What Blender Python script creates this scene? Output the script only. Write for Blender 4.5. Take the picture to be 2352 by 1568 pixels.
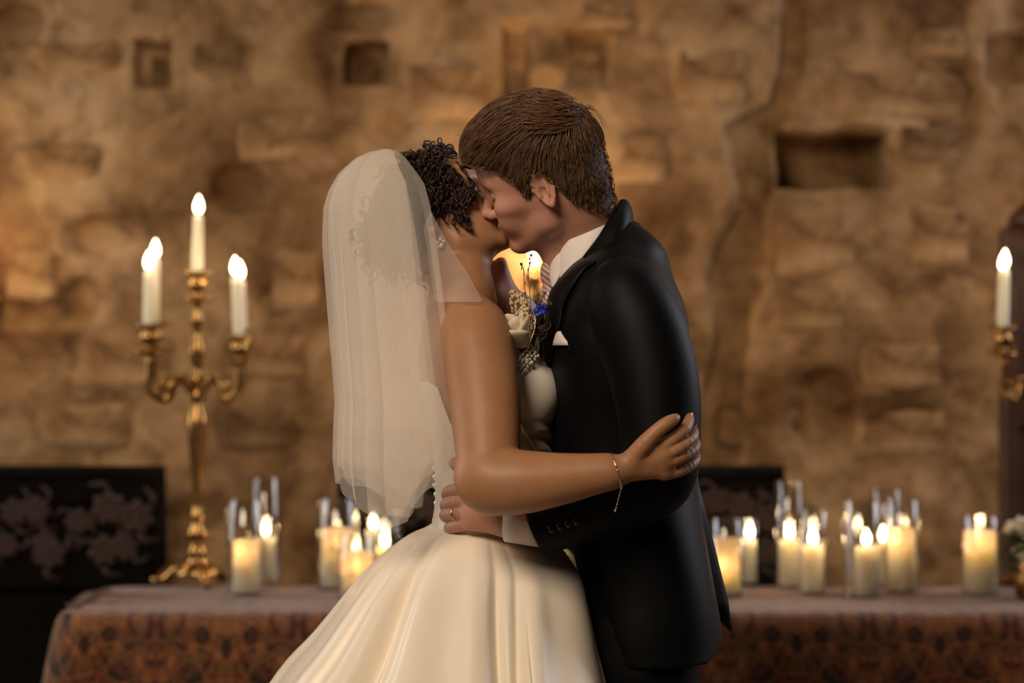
import bpy, math, random
import numpy as np
from mathutils import Vector, Matrix, noise as mnoise
import openvdb

SC = bpy.context.scene
for o in list(bpy.data.objects):
    bpy.data.objects.remove(o, do_unlink=True)
COL = SC.collection
RNG = random.Random(7)

# ------------------------------------------------------------------ camera
FPX = 2352 * 85.0 / 36.0            # focal length in pixels of the 2352 x 1568 frame
CAM_D, CAM_H = 4.175, 1.348         # camera to the couple (y = 0), lens height
cd = bpy.data.cameras.new('camera')
cam = bpy.data.objects.new('camera', cd)
COL.objects.link(cam)
cam.location = (0, -CAM_D, CAM_H)
cam.rotation_euler = (math.radians(90), 0, 0)
cd.lens = 85.0
cd.sensor_width = 36.0
cd.clip_end = 60
cd.dof.use_dof = True
cd.dof.focus_distance = 4.05
cd.dof.aperture_fstop = 2.2
SC.camera = cam


def P(px, py, y=0.0):
    """pixel of the photograph + distance behind the couple -> world point"""
    s = (CAM_D + y) / FPX
    return np.array([(px - 1176) * s, y, CAM_H - (py - 784) * s])


# ------------------------------------------------------------------ world, lights, exposure
w = bpy.data.worlds.new('world')
SC.world = w
w.use_nodes = True
w.node_tree.nodes['Background'].inputs[0].default_value = (1.0, 0.72, 0.45, 1)
w.node_tree.nodes['Background'].inputs[1].default_value = 0.02
SC.view_settings.view_transform = 'Standard'
SC.view_settings.look = 'None'
SC.view_settings.exposure = 0.0
SC.view_settings.gamma = 1.0
SC.view_settings.use_curve_mapping = False
SC.cycles.max_bounces = 7
SC.cycles.transparent_max_bounces = 24
SC.cycles.sample_clamp_indirect = 3.0
SC.cycles.caustics_reflective = False
SC.cycles.caustics_refractive = False


def area_light(name, loc, target, sx, sy, watts, col):
    d = bpy.data.lights.new(name, 'AREA')
    d.shape = 'RECTANGLE'
    d.size, d.size_y = sx, sy
    d.energy = watts
    d.color = col
    o = bpy.data.objects.new(name, d)
    COL.objects.link(o)
    o.location = loc
    v = Vector(target) - Vector(loc)
    o.rotation_euler = v.to_track_quat('-Z', 'Y').to_euler()
    return o


# warm key and overhead fill, both added without a seen lamp; two pale side lights, also added, no windows built
area_light('added_key_light', (-1.35, -2.8, 3.3), (0.0, 0.0, 1.1), 1.5, 1.1, 106, (1.0, 0.81, 0.61))
area_light('added_overhead_fill', (0.5, 0.9, 4.2), (0.2, 1.5, 1.0), 3.4, 0.8, 10, (1.0, 0.64, 0.34))
area_light('added_side_light_left', (-3.9, 1.5, 2.3), (0.0, 0.9, 1.2), 1.7, 2.4, 60, (1.0, 0.97, 0.94))  # assumed daylight, added as a free-floating area light; no window stands here
area_light('added_side_light_right', (3.9, 1.9, 2.9), (0.2, 0.6, 1.3), 1.5, 2.4, 84, (0.90, 0.90, 1.0))  # added for sheen on shoulder and glass; assumed daylight without any window


# ------------------------------------------------------------------ small node helpers
def new_mat(name):
    m = bpy.data.materials.new(name)
    m.use_nodes = True
    nt = m.node_tree
    return m, nt, nt.nodes['Principled BSDF']


def N(nt, t, **kw):
    n = nt.nodes.new(t)
    for k, v in kw.items():
        setattr(n, k, v)
    return n


def L(nt, a, b):
    nt.links.new(a, b)


def ramp(nt, fac, stops):
    r = N(nt, 'ShaderNodeValToRGB')
    el = r.color_ramp.elements
    while len(el) < len(stops):
        el.new(0.5)
    for e, (p, c) in zip(el, stops):
        e.position = p
        e.color = (*c, 1)
    L(nt, fac, r.inputs[0])
    return r.outputs[0]


def noise_tex(nt, vec, scale, detail=4, rough=0.55, dist=0.0):
    n = N(nt, 'ShaderNodeTexNoise')
    n.inputs['Scale'].default_value = scale
    n.inputs['Detail'].default_value = detail
    n.inputs['Roughness'].default_value = rough
    n.inputs['Distortion'].default_value = dist
    if vec is not None:
        L(nt, vec, n.inputs['Vector'])
    return n.outputs['Fac']


def bump(nt, bsdf, h, strength, dist=0.01):
    b = N(nt, 'ShaderNodeBump')
    b.inputs['Strength'].default_value = strength
    b.inputs['Distance'].default_value = dist
    L(nt, h, b.inputs['Height'])
    L(nt, b.outputs[0], bsdf.inputs['Normal'])


def objco(nt):
    return N(nt, 'ShaderNodeTexCoord').outputs['Object']


def simple(name, col, rough=0.6, metal=0.0, var=0.0, scale=20.0, bmp=0.0, spec=0.5, **kw):
    m, nt, b = new_mat(name)
    b.inputs['Base Color'].default_value = (*col, 1)
    b.inputs['Roughness'].default_value = rough
    b.inputs['Metallic'].default_value = metal
    b.inputs['Specular IOR Level'].default_value = spec
    f = noise_tex(nt, objco(nt), scale)
    if var:
        lo = tuple(max(0, c * (1 - var)) for c in col)
        hi = tuple(min(1, c * (1 + var)) for c in col)
        L(nt, ramp(nt, f, [(0.3, lo), (0.7, hi)]), b.inputs['Base Color'])
    if bmp:
        bump(nt, b, f, bmp)
    for k, v in kw.items():
        b.inputs[k.replace('_', ' ')].default_value = v
    return m


# ------------------------------------------------------------------ object helpers
def tag(o, label=None, cat=None, group=None, kind=None):
    if label:
        o['label'] = label
    if cat:
        o['category'] = cat
    if group:
        o['group'] = group
    if kind:
        o['kind'] = kind
    return o


def empty(name, loc=(0, 0, 0), parent=None):
    o = bpy.data.objects.new(name, None)
    COL.objects.link(o)
    o.location = loc
    o.empty_display_size = 0.05
    if parent:
        o.parent = parent
    return o


def mesh_data(name, v, f, smooth=True):
    me = bpy.data.meshes.new(name)
    me.from_pydata([tuple(map(float, p)) for p in v], [], [tuple(int(i) for i in q) for q in f])
    me.validate()
    if smooth:
        me.polygons.foreach_set('use_smooth', [True] * len(me.polygons))
    me.update()
    return me


def obj(name, me, mat=None, parent=None, loc=None, rot=None, scale=None):
    o = bpy.data.objects.new(name, me)
    COL.objects.link(o)
    if mat is not None and not me.materials:
        me.materials.append(mat)
    if parent is not None:
        o.parent = parent
    if loc is not None:
        o.location = loc
    if rot is not None:
        o.rotation_euler = rot
    if scale is not None:
        o.scale = scale
    return o


class MB:
    """collects shapes into one mesh"""
    def __init__(s):
        s.v, s.f = [], []

    def add(s, v, f):
        n = len(s.v)
        s.v += [tuple(p) for p in v]
        s.f += [tuple(i + n for i in q) for q in f]
        return s

    def box(s, c, h, rz=0.0, bev=0.0):
        cx, cy, cz = c
        hx, hy, hz = h
        ca, sa = math.cos(rz), math.sin(rz)
        b = min(bev, hx * .9, hy * .9, hz * .9)
        if b <= 0:
            pts = [(x, y, z) for z in (-hz, hz) for x, y in ((-hx, -hy), (hx, -hy), (hx, hy), (-hx, hy))]
            fs = [(3, 2, 1, 0), (4, 5, 6, 7), (0, 1, 5, 4), (1, 2, 6, 5), (2, 3, 7, 6), (3, 0, 4, 7)]
        else:
            pts, fs = [], []
            for z, k in ((-hz, b), (-hz + b, 0), (hz - b, 0), (hz, b)):
                x, y = hx - k, hy - k
                c2 = b if k == 0 else b * 0.4
                pts += [(-x + c2, -y, z), (x - c2, -y, z), (x, -y + c2, z), (x, y - c2, z),
                        (x - c2, y, z), (-x + c2, y, z), (-x, y - c2, z), (-x, -y + c2, z)]
            for r in range(3):
                for i in range(8):
                    j = (i + 1) % 8
                    fs.append((r * 8 + i, r * 8 + j, r * 8 + 8 + j, r * 8 + 8 + i))
            fs.append(tuple(range(7, -1, -1)))
            fs.append(tuple(range(24, 32)))
        s.add([(cx + x * ca - y * sa, cy + x * sa + y * ca, cz + z) for x, y, z in pts], fs)
        return s

    def lathe(s, prof, n=24, c=(0, 0, 0), cap=True):
        v, f = [], []
        for r, z in prof:
            for i in range(n):
                a = 2 * math.pi * i / n
                v.append((c[0] + r * math.cos(a), c[1] + r * math.sin(a), c[2] + z))
        for k in range(len(prof) - 1):
            for i in range(n):
                j = (i + 1) % n
                f.append((k * n + i, k * n + j, k * n + n + j, k * n + n + i))
        if cap:
            if prof[0][0] > 1e-5:
                f.append(tuple(range(n - 1, -1, -1)))
            if prof[-1][0] > 1e-5:
                m = (len(prof) - 1) * n
                f.append(tuple(range(m, m + n)))
        s.add(v, f)
        return s

    def tube(s, pts, rad, n=8, cap=True, flat=1.0):
        pts = [Vector(p) for p in pts]
        if not hasattr(rad, '__len__'):
            rad = [rad] * len(pts)
        v, f = [], []
        up = None
        for i, p in enumerate(pts):
            t = (pts[min(i + 1, len(pts) - 1)] - pts[max(i - 1, 0)])
            t = t.normalized() if t.length > 1e-9 else Vector((0, 0, 1))
            if up is None:
                up = t.orthogonal().normalized()
            up = (up - t * up.dot(t))
            up = up.normalized() if up.length > 1e-6 else t.orthogonal().normalized()
            sd = t.cross(up)
            for k in range(n):
                a = 2 * math.pi * k / n
                v.append(p + (up * math.cos(a) + sd * (math.sin(a) * flat)) * rad[i])
        for i in range(len(pts) - 1):
            for k in range(n):
                j = (k + 1) % n
                f.append((i * n + k, i * n + j, i * n + n + j, i * n + n + k))
        if cap:
            f.append(tuple(range(n - 1, -1, -1)))
            m = (len(pts) - 1) * n
            f.append(tuple(range(m, m + n)))
        s.add(v, f)
        return s

    def ball(s, c, r, n=10, m=6, sc=(1, 1, 1), rot=None):
        v, f = [], []
        for i in range(m + 1):
            t = math.pi * i / m
            for k in range(n):
                a = 2 * math.pi * k / n
                q = Vector((r * sc[0] * math.sin(t) * math.cos(a), r * sc[1] * math.sin(t) * math.sin(a), -r * sc[2] * math.cos(t)))
                if rot is not None:
                    q = rot @ q
                v.append(q + Vector(c))
        for i in range(m):
            for k in range(n):
                j = (k + 1) % n
                if i == 0:
                    f.append((k, n + j, n + k))
                elif i == m - 1:
                    f.append((i * n + k, i * n + j, i * n + n + k))
                else:
                    f.append((i * n + k, i * n + j, i * n + n + j, i * n + n + k))
        s.add(v, f)
        return s

    def me(s, name, smooth=True):
        return mesh_data(name, s.v, s.f, smooth)

    def build(s, name, mat, parent=None, smooth=True, **kw):
        return obj(name, s.me(name, smooth), mat, parent, **kw)


def spline(pts, n):
    """Catmull-Rom through rows of numbers, n samples per span"""
    a = np.array(pts, float)
    a = np.vstack([2 * a[0] - a[1], a, 2 * a[-1] - a[-2]])
    out = []
    for i in range(1, len(a) - 2):
        for k in range(n):
            t = k / n
            p0, p1, p2, p3 = a[i - 1], a[i], a[i + 1], a[i + 2]
            out.append(0.5 * (2 * p1 + (p2 - p0) * t + (2 * p0 - 5 * p1 + 4 * p2 - p3) * t * t + (3 * p1 - p0 - 3 * p2 + p3) * t ** 3))
    out.append(a[-2])
    return np.array(out)


def sharp(o, deg=40):
    o.data.set_sharp_from_angle(angle=math.radians(deg))
    return o


# ------------------------------------------------------------------ materials of the place
def wall_mat(name, dark=1.0):
    m, nt, b = new_mat(name)
    co = objco(nt)
    f1 = noise_tex(nt, co, 2.2, 6, 0.62, 0.5)
    f2 = noise_tex(nt, co, 9.0, 5, 0.6, 0.3)
    c1 = ramp(nt, f1, [(0.32, (0.13 * dark, 0.062 * dark, 0.024 * dark)), (0.45, (0.28 * dark, 0.163 * dark, 0.074 * dark)),
                       (0.58, (0.44 * dark, 0.280 * dark, 0.145 * dark)), (0.72, (0.57 * dark, 0.40 * dark, 0.235 * dark))])
    c2 = ramp(nt, f2, [(0.33, (0.50, 0.46, 0.42)), (0.52, (0.95, 0.93, 0.9)), (0.7, (1, 1, 1))])
    mx = N(nt, 'ShaderNodeMixRGB', blend_type='MULTIPLY')
    mx.inputs[0].default_value = 0.85
    L(nt, c1, mx.inputs[1])
    L(nt, c2, mx.inputs[2])
    f3 = noise_tex(nt, co, 4.6, 4, 0.55, 0.9)
    m3 = N(nt, 'ShaderNodeMixRGB', blend_type='MULTIPLY')
    m3.inputs[0].default_value = 0.75
    L(nt, mx.outputs[0], m3.inputs[1])
    L(nt, ramp(nt, f3, [(0.36, (0.50, 0.45, 0.40)), (0.47, (0.92, 0.90, 0.88)), (0.60, (1, 1, 1)), (0.72, (1.0, 1.0, 1.0))]), m3.inputs[2])
    L(nt, m3.outputs[0], b.inputs['Base Color'])
    b.inputs['Roughness'].default_value = 0.92
    b.inputs['Specular IOR Level'].default_value = 0.15
    bump(nt, b, noise_tex(nt, co, 30, 6, 0.65), 0.5, 0.02)
    return m


M = {}
M['wall'] = wall_mat('plastered_rubble')
M['stone'] = wall_mat('pale_stone', 1.12)
M['stone_dark'] = wall_mat('brown_stone', 0.72)
M['floor'] = simple('flagstone', (0.16, 0.12, 0.09), 0.7, var=0.4, scale=4, bmp=0.3)
M['dark_wood'] = simple('dark_carved_oak', (0.0045, 0.0028, 0.0018), 0.6, var=0.5, scale=12, bmp=0.3, spec=0.05)
M['carving'] = simple('brown_carving', (0.034, 0.014, 0.006), 0.75, var=0.5, scale=25, bmp=0.3)  # lighter and browner than the oak boards behind it
M['red_wood'] = simple('red_brown_wood', (0.05, 0.018, 0.008), 0.5, var=0.5, scale=9, bmp=0.3)
M['brass'] = simple('aged_brass', (0.38, 0.215, 0.075), 0.27, metal=1.0, var=0.35, scale=30, bmp=0.1)
M['wick'] = simple('charred_wick', (0.02, 0.015, 0.01), 0.9)
M['leaf'] = simple('dark_leaf', (0.05, 0.08, 0.02), 0.6, var=0.4)
M['cream_flower'] = simple('cream_petal', (0.72, 0.62, 0.45), 0.7, var=0.15)


def wax_mat(name, col, sss):
    m, nt, b = new_mat(name)
    b.inputs['Base Color'].default_value = (*col, 1)
    b.inputs['Roughness'].default_value = 0.45
    b.inputs['Subsurface Weight'].default_value = 0.9
    b.inputs['Subsurface Radius'].default_value = (1.0, 0.82, 0.62)
    b.inputs['Subsurface Scale'].default_value = sss
    f = noise_tex(nt, objco(nt), 18)
    bump(nt, b, f, 0.12)
    return m


M['wax'] = wax_mat('ivory_wax', (0.94, 0.80, 0.60), 0.06)


def thin_wax():
    m, nt, b = new_mat('glowing_wax_shell')
    nt.nodes.remove(b)
    out = nt.nodes['Material Output']
    tr = N(nt, 'ShaderNodeBsdfTranslucent')
    df = N(nt, 'ShaderNodeBsdfDiffuse')
    tp = N(nt, 'ShaderNodeBsdfTransparent')
    f = ramp(nt, noise_tex(nt, objco(nt), 25), [(0.3, (0.88, 0.78, 0.60)), (0.7, (0.95, 0.88, 0.74))])
    for n in (tr, df):
        L(nt, f, n.inputs[0])
    tp.inputs[0].default_value = (1.0, 0.85, 0.6, 1)
    a = N(nt, 'ShaderNodeMixShader')
    a.inputs[0].default_value = 0.55
    L(nt, tr.outputs[0], a.inputs[1])
    L(nt, df.outputs[0], a.inputs[2])
    c = N(nt, 'ShaderNodeMixShader')
    c.inputs[0].default_value = 0.22
    L(nt, a.outputs[0], c.inputs[1])
    L(nt, tp.outputs[0], c.inputs[2])
    L(nt, c.outputs[0], out.inputs[0])
    return m


M['wax_shell'] = thin_wax()


def flame_mat():
    m, nt, b = new_mat('candle_flame')
    nt.nodes.remove(b)
    e = N(nt, 'ShaderNodeEmission')
    e.inputs[0].default_value = (1.0, 0.72, 0.38, 1)
    e.inputs[1].default_value = 26.0
    L(nt, e.outputs[0], nt.nodes['Material Output'].inputs[0])
    m.cycles.emission_sampling = 'NONE'
    return m


M['flame'] = flame_mat()


def glass_mat():
    m, nt, b = new_mat('clear_glass')
    nt.nodes.remove(b)
    fr = N(nt, 'ShaderNodeFresnel')
    geo = N(nt, 'ShaderNodeNewGeometry')
    io = N(nt, 'ShaderNodeMapRange')          # the same pane seen from inside and outside
    io.inputs['To Min'].default_value = 1.8
    io.inputs['To Max'].default_value = 1 / 1.8
    L(nt, geo.outputs['Backfacing'], io.inputs[0])
    L(nt, io.outputs[0], fr.inputs[0])
    tp = N(nt, 'ShaderNodeBsdfTransparent')
    tp.inputs[0].default_value = (0.97, 0.975, 0.97, 1)
    gl = N(nt, 'ShaderNodeBsdfGlossy')
    gl.inputs['Roughness'].default_value = 0.03
    mx = N(nt, 'ShaderNodeMixShader')
    L(nt, fr.outputs[0], mx.inputs[0])
    L(nt, tp.outputs[0], mx.inputs[1])
    L(nt, gl.outputs[0], mx.inputs[2])
    L(nt, mx.outputs[0], nt.nodes['Material Output'].inputs[0])
    return m


M['glass'] = glass_mat()


def cloth_mat():
    """tapestry: mirrored floral repeat in rust, ochre and near black"""
    m, nt, b = new_mat('tapestry_cloth')
    co = objco(nt)
    sp = N(nt, 'ShaderNodeSeparateXYZ')
    L(nt, co, sp.inputs[0])

    def math_n(op, a, v):
        n = N(nt, 'ShaderNodeMath', operation=op)
        L(nt, a, n.inputs[0])
        n.inputs[1].default_value = v
        return n.outputs[0]
    px = math_n('PINGPONG', sp.outputs[0], 0.165)
    yz = N(nt, 'ShaderNodeMath', operation='SUBTRACT')
    L(nt, sp.outputs[1], yz.inputs[0])
    L(nt, sp.outputs[2], yz.inputs[1])
    pz = math_n('PINGPONG', yz.outputs[0], 0.24)
    cb = N(nt, 'ShaderNodeCombineXYZ')
    L(nt, px, cb.inputs[0])
    L(nt, pz, cb.inputs[1])
    v1 = N(nt, 'ShaderNodeTexVoronoi')
    v1.inputs['Scale'].default_value = 34
    L(nt, cb.outputs[0], v1.inputs['Vector'])
    c1 = ramp(nt, v1.outputs['Distance'], [(0.05, (0.26, 0.060, 0.025)), (0.25, (0.36, 0.17, 0.055)), (0.42, (0.17, 0.034, 0.017)), (0.62, (0.04, 0.027, 0.016))])
    f = noise_tex(nt, cb.outputs[0], 30, 5, 0.6, 1.0)
    c2 = ramp(nt, f, [(0.40, (0.018, 0.015, 0.010)), (0.47, (0.20, 0.045, 0.020)), (0.54, (0.36, 0.17, 0.055)), (0.64, (0.21, 0.034, 0.018))])
    mx = N(nt, 'ShaderNodeMixRGB')
    mx.inputs[0].default_value = 0.55
    L(nt, c1, mx.inputs[1])
    L(nt, c2, mx.inputs[2])
    hs = N(nt, 'ShaderNodeHueSaturation')
    hs.inputs['Saturation'].default_value = 1.0
    hs.inputs['Value'].default_value = 0.74
    L(nt, mx.outputs[0], hs.inputs['Color'])
    L(nt, hs.outputs[0], b.inputs['Base Color'])
    b.inputs['Roughness'].default_value = 0.8
    b.inputs['Sheen Weight'].default_value = 0.25
    b.inputs['Specular IOR Level'].default_value = 0.2
    bump(nt, b, noise_tex(nt, co, 260, 2), 0.25, 0.003)
    return m


M['tapestry'] = cloth_mat()

# ------------------------------------------------------------------ room shell
WALL_Y = 2.75


def plane_grid(name, mat, x0, x1, z0, z1, nx, nz, fn, label_kind='structure'):
    xs = np.concatenate([np.linspace(x0, -2.0, 60)[:-1], np.linspace(-2.0, 2.0, nx), np.linspace(2.0, x1, 60)[1:]])
    nx = len(xs)
    zs = np.linspace(z0, z1, nz)
    v = []
    for z in zs:
        for x in xs:
            v.append((x, fn(x, z), z))
    f = [(j * nx + i, j * nx + i + 1, (j + 1) * nx + i + 1, (j + 1) * nx + i) for j in range(nz - 1) for i in range(nx - 1)]
    return tag(obj(name, mesh_data(name, v, f), mat), kind=label_kind)


WS = (CAM_D + WALL_Y) / FPX           # metres per pixel on the back wall


def wx(px):
    return (px - 1176) * WS


def wz(py):
    return CAM_H - (py - 784) * WS


def sstep(a, b, x):
    t = min(1.0, max(0.0, (x - a) / (b - a)))
    return t * t * (3 - 2 * t)


def rect_in(x, z, px0, py0, px1, py1, soft):
    x0, x1, z1, z0 = wx(px0), wx(px1), wz(py0), wz(py1)
    d = min(x - x0, x1 - x, z - z0, z1 - z)
    return sstep(-soft, soft, d)


# edge of the thick old plaster skin on the right of the wall (pixels), stepping down
EDGE = [(-200, 1800), (0, 1790), (150, 1788), (235, 1765), (285, 1672), (300, 1660), (420, 1688), (480, 1690), (560, 1640),
        (640, 1618), (800, 1640), (980, 1600), (1200, 1590), (1700, 1560)]
EDGE2 = [(-200, 1850), (120, 1848), (260, 1835), (300, 1800), (430, 1790), (480, 1760), (640, 1770), (730, 1720), (1700, 1700)]
HOLES = [(305, 95, 392, 195, 0.10), (797, 98, 892, 185, 0.10), (1795, 300, 2045, 425, 0.24), (1158, 55, 1213, 240, 0.07),
         (1296, 78, 1402, 200, 0.035), (2270, 80, 2420, 190, 0.06)]
PATCH = [(548, 440, 75, 60, 0.05), (225, 540, 95, 55, 0.045), (45, 60, 70, 60, 0.05), (820, 40, 90, 40, 0.04), (2200, 250, 70, 90, 0.03),
         (190, 700, 60, 60, 0.03), (1900, 950, 80, 120, 0.03), (1490, 880, 50, 90, 0.02), (900, 300, 60, 40, 0.02), (640, 690, 60, 40, 0.03)]


def wall_h(x, z):
    px, py = x / WS + 1176, (CAM_H - z) / WS + 784
    n = mnoise.fractal((x * 2.3, z * 2.3, 3.1), 0.9, 2.1, 6) * 0.020
    n += mnoise.fractal((x * 8, z * 8, 9.1), 0.8, 2.1, 4) * 0.010
    y = WALL_Y + n
    wob = 14 * mnoise.noise((x * 4, z * 4, 1.7))
    e = np.interp(py, [q[0] for q in EDGE], [q[1] for q in EDGE]) + wob
    e2 = np.interp(py, [q[0] for q in EDGE2], [q[1] for q in EDGE2]) + wob
    y += 0.06 * sstep(e - 7, e + 9, px) - 0.04 * sstep(e2 - 12, e2 + 12, px)
    for a, b_, c, d, dep in HOLES:
        wv = 0.012 * mnoise.noise((x * 9, z * 9, 4.4))
        y += dep * rect_in(x + wv, z + wv, a, b_, c, d, 0.010 if dep > 0.05 else 0.006)
    for cx, cy, rx, ry, dep in PATCH:
        q = ((px - cx) / rx) ** 2 + ((py - cy) / ry) ** 2 + 0.6 * mnoise.noise((x * 6, z * 6, 2.2))
        y += dep * (1 - sstep(0.6, 1.2, q))
    return y


floor_me = MB().box((0, 0, -0.05), (5.2, 6.2, 0.05))
tag(floor_me.build('floor', M['floor'], smooth=False), kind='structure')
slab = MB().box((0, 0, 0), (0.34, 0.27, 0.004), bev=0.003).me('flagstone', False)
slab.materials.append(M['floor'])
fl = bpy.data.objects['floor']
for i in range(-4, 5):
    for j in range(-2, 5):
        obj('flagstone', slab, None, fl, loc=(i * 0.70 + (0.35 if j % 2 else 0), j * 0.56, 0.002))
wall_back = plane_grid('wall_back', M['wall'], -5.2, 5.2, 0.0, 3.4, 420, 310, wall_h)
wall_back_label = 'old plastered rubble wall'

# the squared stones that stand out of the plaster: each its own piece
STONES = [(335, 118, 376, 186, 0.045, 1), (806, 138, 872, 186, 0.05, 1), (1860, 150, 2235, 282, 0.03, 0), (1300, 100, 1398, 196, 0.0, 0),
          (1400, 300, 1540, 430, 0.014, 0), (1770, 462, 1985, 640, 0.028, 0), (1775, 655, 1960, 770, 0.026, 0),
          (1540, 100, 1725, 250, 0.016, 0), (1300, 0, 1470, 70, 0.014, 0), (920, 130, 1130, 290, 0.014, 0),
          (520, 250, 760, 380, 0.016, 0), (60, 90, 290, 170, 0.02, 0), (40, 320, 250, 420, 0.016, 0), (430, 90, 560, 200, 0.014, 1),
          (150, 760, 420, 900, 0.02, 0), (620, 560, 745, 720, 0.016, 0), (2060, 280, 2200, 380, 0.025, 1), (1960, 780, 2180, 900, 0.02, 0),
          (2080, 460, 2240, 620, 0.022, 0), (500, 760, 720, 880, 0.016, 0), (0, 560, 140, 700, 0.016, 0), (2090, 60, 2230, 135, 0.03, 0),
          (1640, 930, 1860, 1040, 0.02, 1), (1980, 930, 2200, 1060, 0.016, 0), (480, 930, 700, 1040, 0.018, 1), (60, 920, 330, 1040, 0.018, 0)]


def stone_mesh(w_, h_, seed):
    """irregular rough-faced block, front towards -y, face in the middle bulging"""
    r = random.Random(seed)
    nx = nz = 9
    v, f = [], []
    for j in range(nz):
        for i in range(nx):
            u, t = i / (nx - 1) * 2 - 1, j / (nz - 1) * 2 - 1
            e = max(abs(u), abs(t))
            k = 1.0 - 0.10 * (abs(u * t)) ** 2
            x = u * w_ * k + 0.10 * w_ * mnoise.noise((t * 1.6, u * .8, seed * 1.3))
            z = t * h_ * k + 0.12 * h_ * mnoise.noise((u * 1.6, t * .8, seed * 2.7 + 9))
            y = (0.03 if e > 0.99 else -0.004 * (1 - e) - 0.006 * mnoise.noise((u * 2, t * 2, seed)))
            v.append((x, y, z))
    for j in range(nz - 1):
        for i in range(nx - 1):
            f.append((j * nx + i, j * nx + i + 1, (j + 1) * nx + i + 1, (j + 1) * nx + i))
    return mesh_data('stone', v, f)


for k, (a, b_, c, d, proud, kind) in enumerate(STONES):
    cx, cz = wx((a + c) / 2), wz((b_ + d) / 2)
    ys = [wall_h(cx + (u) * (c - a) * WS * .4, cz + t * (d - b_) * WS * .4) for u in (-1, 0, 1) for t in (-1, 0, 1)]
    obj('stone', stone_mesh((c - a) * WS / 2, (d - b_) * WS / 2, k + 1), M['stone_dark'] if kind else M['stone'], wall_back,
        loc=(cx, float(np.median(ys)) - proud * 0.35, cz), rot=(0, RNG.uniform(-.03, .03), 0))
for sgn, nm in ((-1, 'wall_left'), (1, 'wall_right')):
    # side walls reach a short way from the back wall, without windows; the hall stays open towards the camera
    mb = MB().box((sgn * 5.25, 2.0, 1.7), (0.1, 0.9, 1.7))
    tag(mb.build(nm, M['wall'], smooth=False), kind='structure')

# ------------------------------------------------------------------ furniture against the wall
def settle(name, x0, x1, y, ztop, label, inset, rosettes):
    """carved bench back: tall panel above a narrower seat box"""
    cx = (x0 + x1) / 2
    hw = (x1 - x0) / 2
    t = empty(name, (cx, y, 0))
    tag(t, label, 'bench')
    zb = ztop - 0.33
    MB().box((0, 0, (zb + ztop) / 2), (hw - 0.02, 0.022, (ztop - zb) / 2), bev=0.03).build('back_panel', M['dark_wood'], t, False)
    MB().tube([(-hw, 0, ztop), (hw, 0, ztop)], 0.024, 12).build('top_rail', M['dark_wood'], t)
    for s in (-1, 1):
        MB().tube([(s * (hw - 0.02), 0, ztop - 0.01), (s * (hw - 0.015), 0, zb + 0.09), (s * (hw - 0.09), 0, zb), (s * (hw - 0.10), 0, 0)],
                  [0.024, 0.024, 0.024, 0.026], 8).build('post', M['dark_wood'], t)
    MB().box((0, -0.10, 0.43), (hw - 0.08, 0.12, 0.02), bev=0.01).build('seat', M['dark_wood'], t, False)
    MB().box((0, -0.09, 0.205), (hw - 0.10, 0.10, 0.205)).build('seat_box', M['dark_wood'], t, False)
    MB().box((0, -0.02, (0.45 + zb) / 2), (hw - 0.10, 0.016, (zb - 0.45) / 2)).build('lower_panel', M['dark_wood'], t, False)
    MB().tube([(-hw + 0.05, -0.026, ztop - 0.075), (hw - 0.05, -0.026, ztop - 0.075)], 0.010, 8).build('moulding', M['dark_wood'], t)
    for (px, py, sc, rz) in rosettes:
        s = (CAM_D + y) / FPX
        obj('carved_flower', ROSETTE, None, t, loc=((px - 1176) * s - cx, -0.030, CAM_H - (py - 784) * s), rot=(0, rz, 0), scale=(sc, sc * .8, sc))
    return t


mb = MB()
for k in range(7):
    a = 2 * math.pi * k / 7
    rot = Matrix.Rotation(-a, 3, 'Y')
    mb.ball((0.030 * math.cos(a), -0.004, 0.030 * math.sin(a)), 0.022, 8, 5, (1.1, 0.55, 0.75), rot)
mb.ball((0, -0.010, 0), 0.013, 8, 5, (1, .8, 1))
for k in range(3):
    a = 0.6 + 2.1 * k
    mb.tube([(0.05 * math.cos(a), 0, 0.05 * math.sin(a)), (0.075 * math.cos(a + .25), -.004, 0.075 * math.sin(a + .25)), (0.09 * math.cos(a + .7), 0, 0.09 * math.sin(a + .7))], [0.010, 0.009, 0.003], 6)
ROSETTE = mb.me('carved_flower')
ROSETTE.materials.append(M['carving'])
BY = 2.50
sB = (CAM_D + BY) / FPX
ztop = CAM_H - (1088 - 784) * sB
settle('carved_settle', (-260 - 1176) * sB, (378 - 1176) * sB, BY, ztop, 'black carved wooden settle against the wall left of the tall brass candelabra', 0.08,
       [(40, 1175, .8, 0), (110, 1245, .7, 1), (90, 1170, .8, 2), (185, 1195, .75, 0.4), (255, 1165, .95, 1.1), (318, 1185, .95, 2.1), (245, 1262, .9, .2), (120, 1270, .85, 2.5),
        (290, 1255, .8, 1.6), (20, 1250, .7, .9)])
settle('carved_settle', (778 - 1176) * sB, (1800 - 1176) * sB, BY, ztop, 'black carved wooden settle standing behind the kissing couple', 0.08,
       [(840, 1160, .8, 0), (905, 1190, .8, 1), (980, 1160, .8, 2), (1700, 1165, .85, .5), (1760, 1190, .85, 1.4), (1690, 1250, .8, 2.2), (1755, 1265, .8, 0.2), (1640, 1150, .8, 1)])

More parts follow.
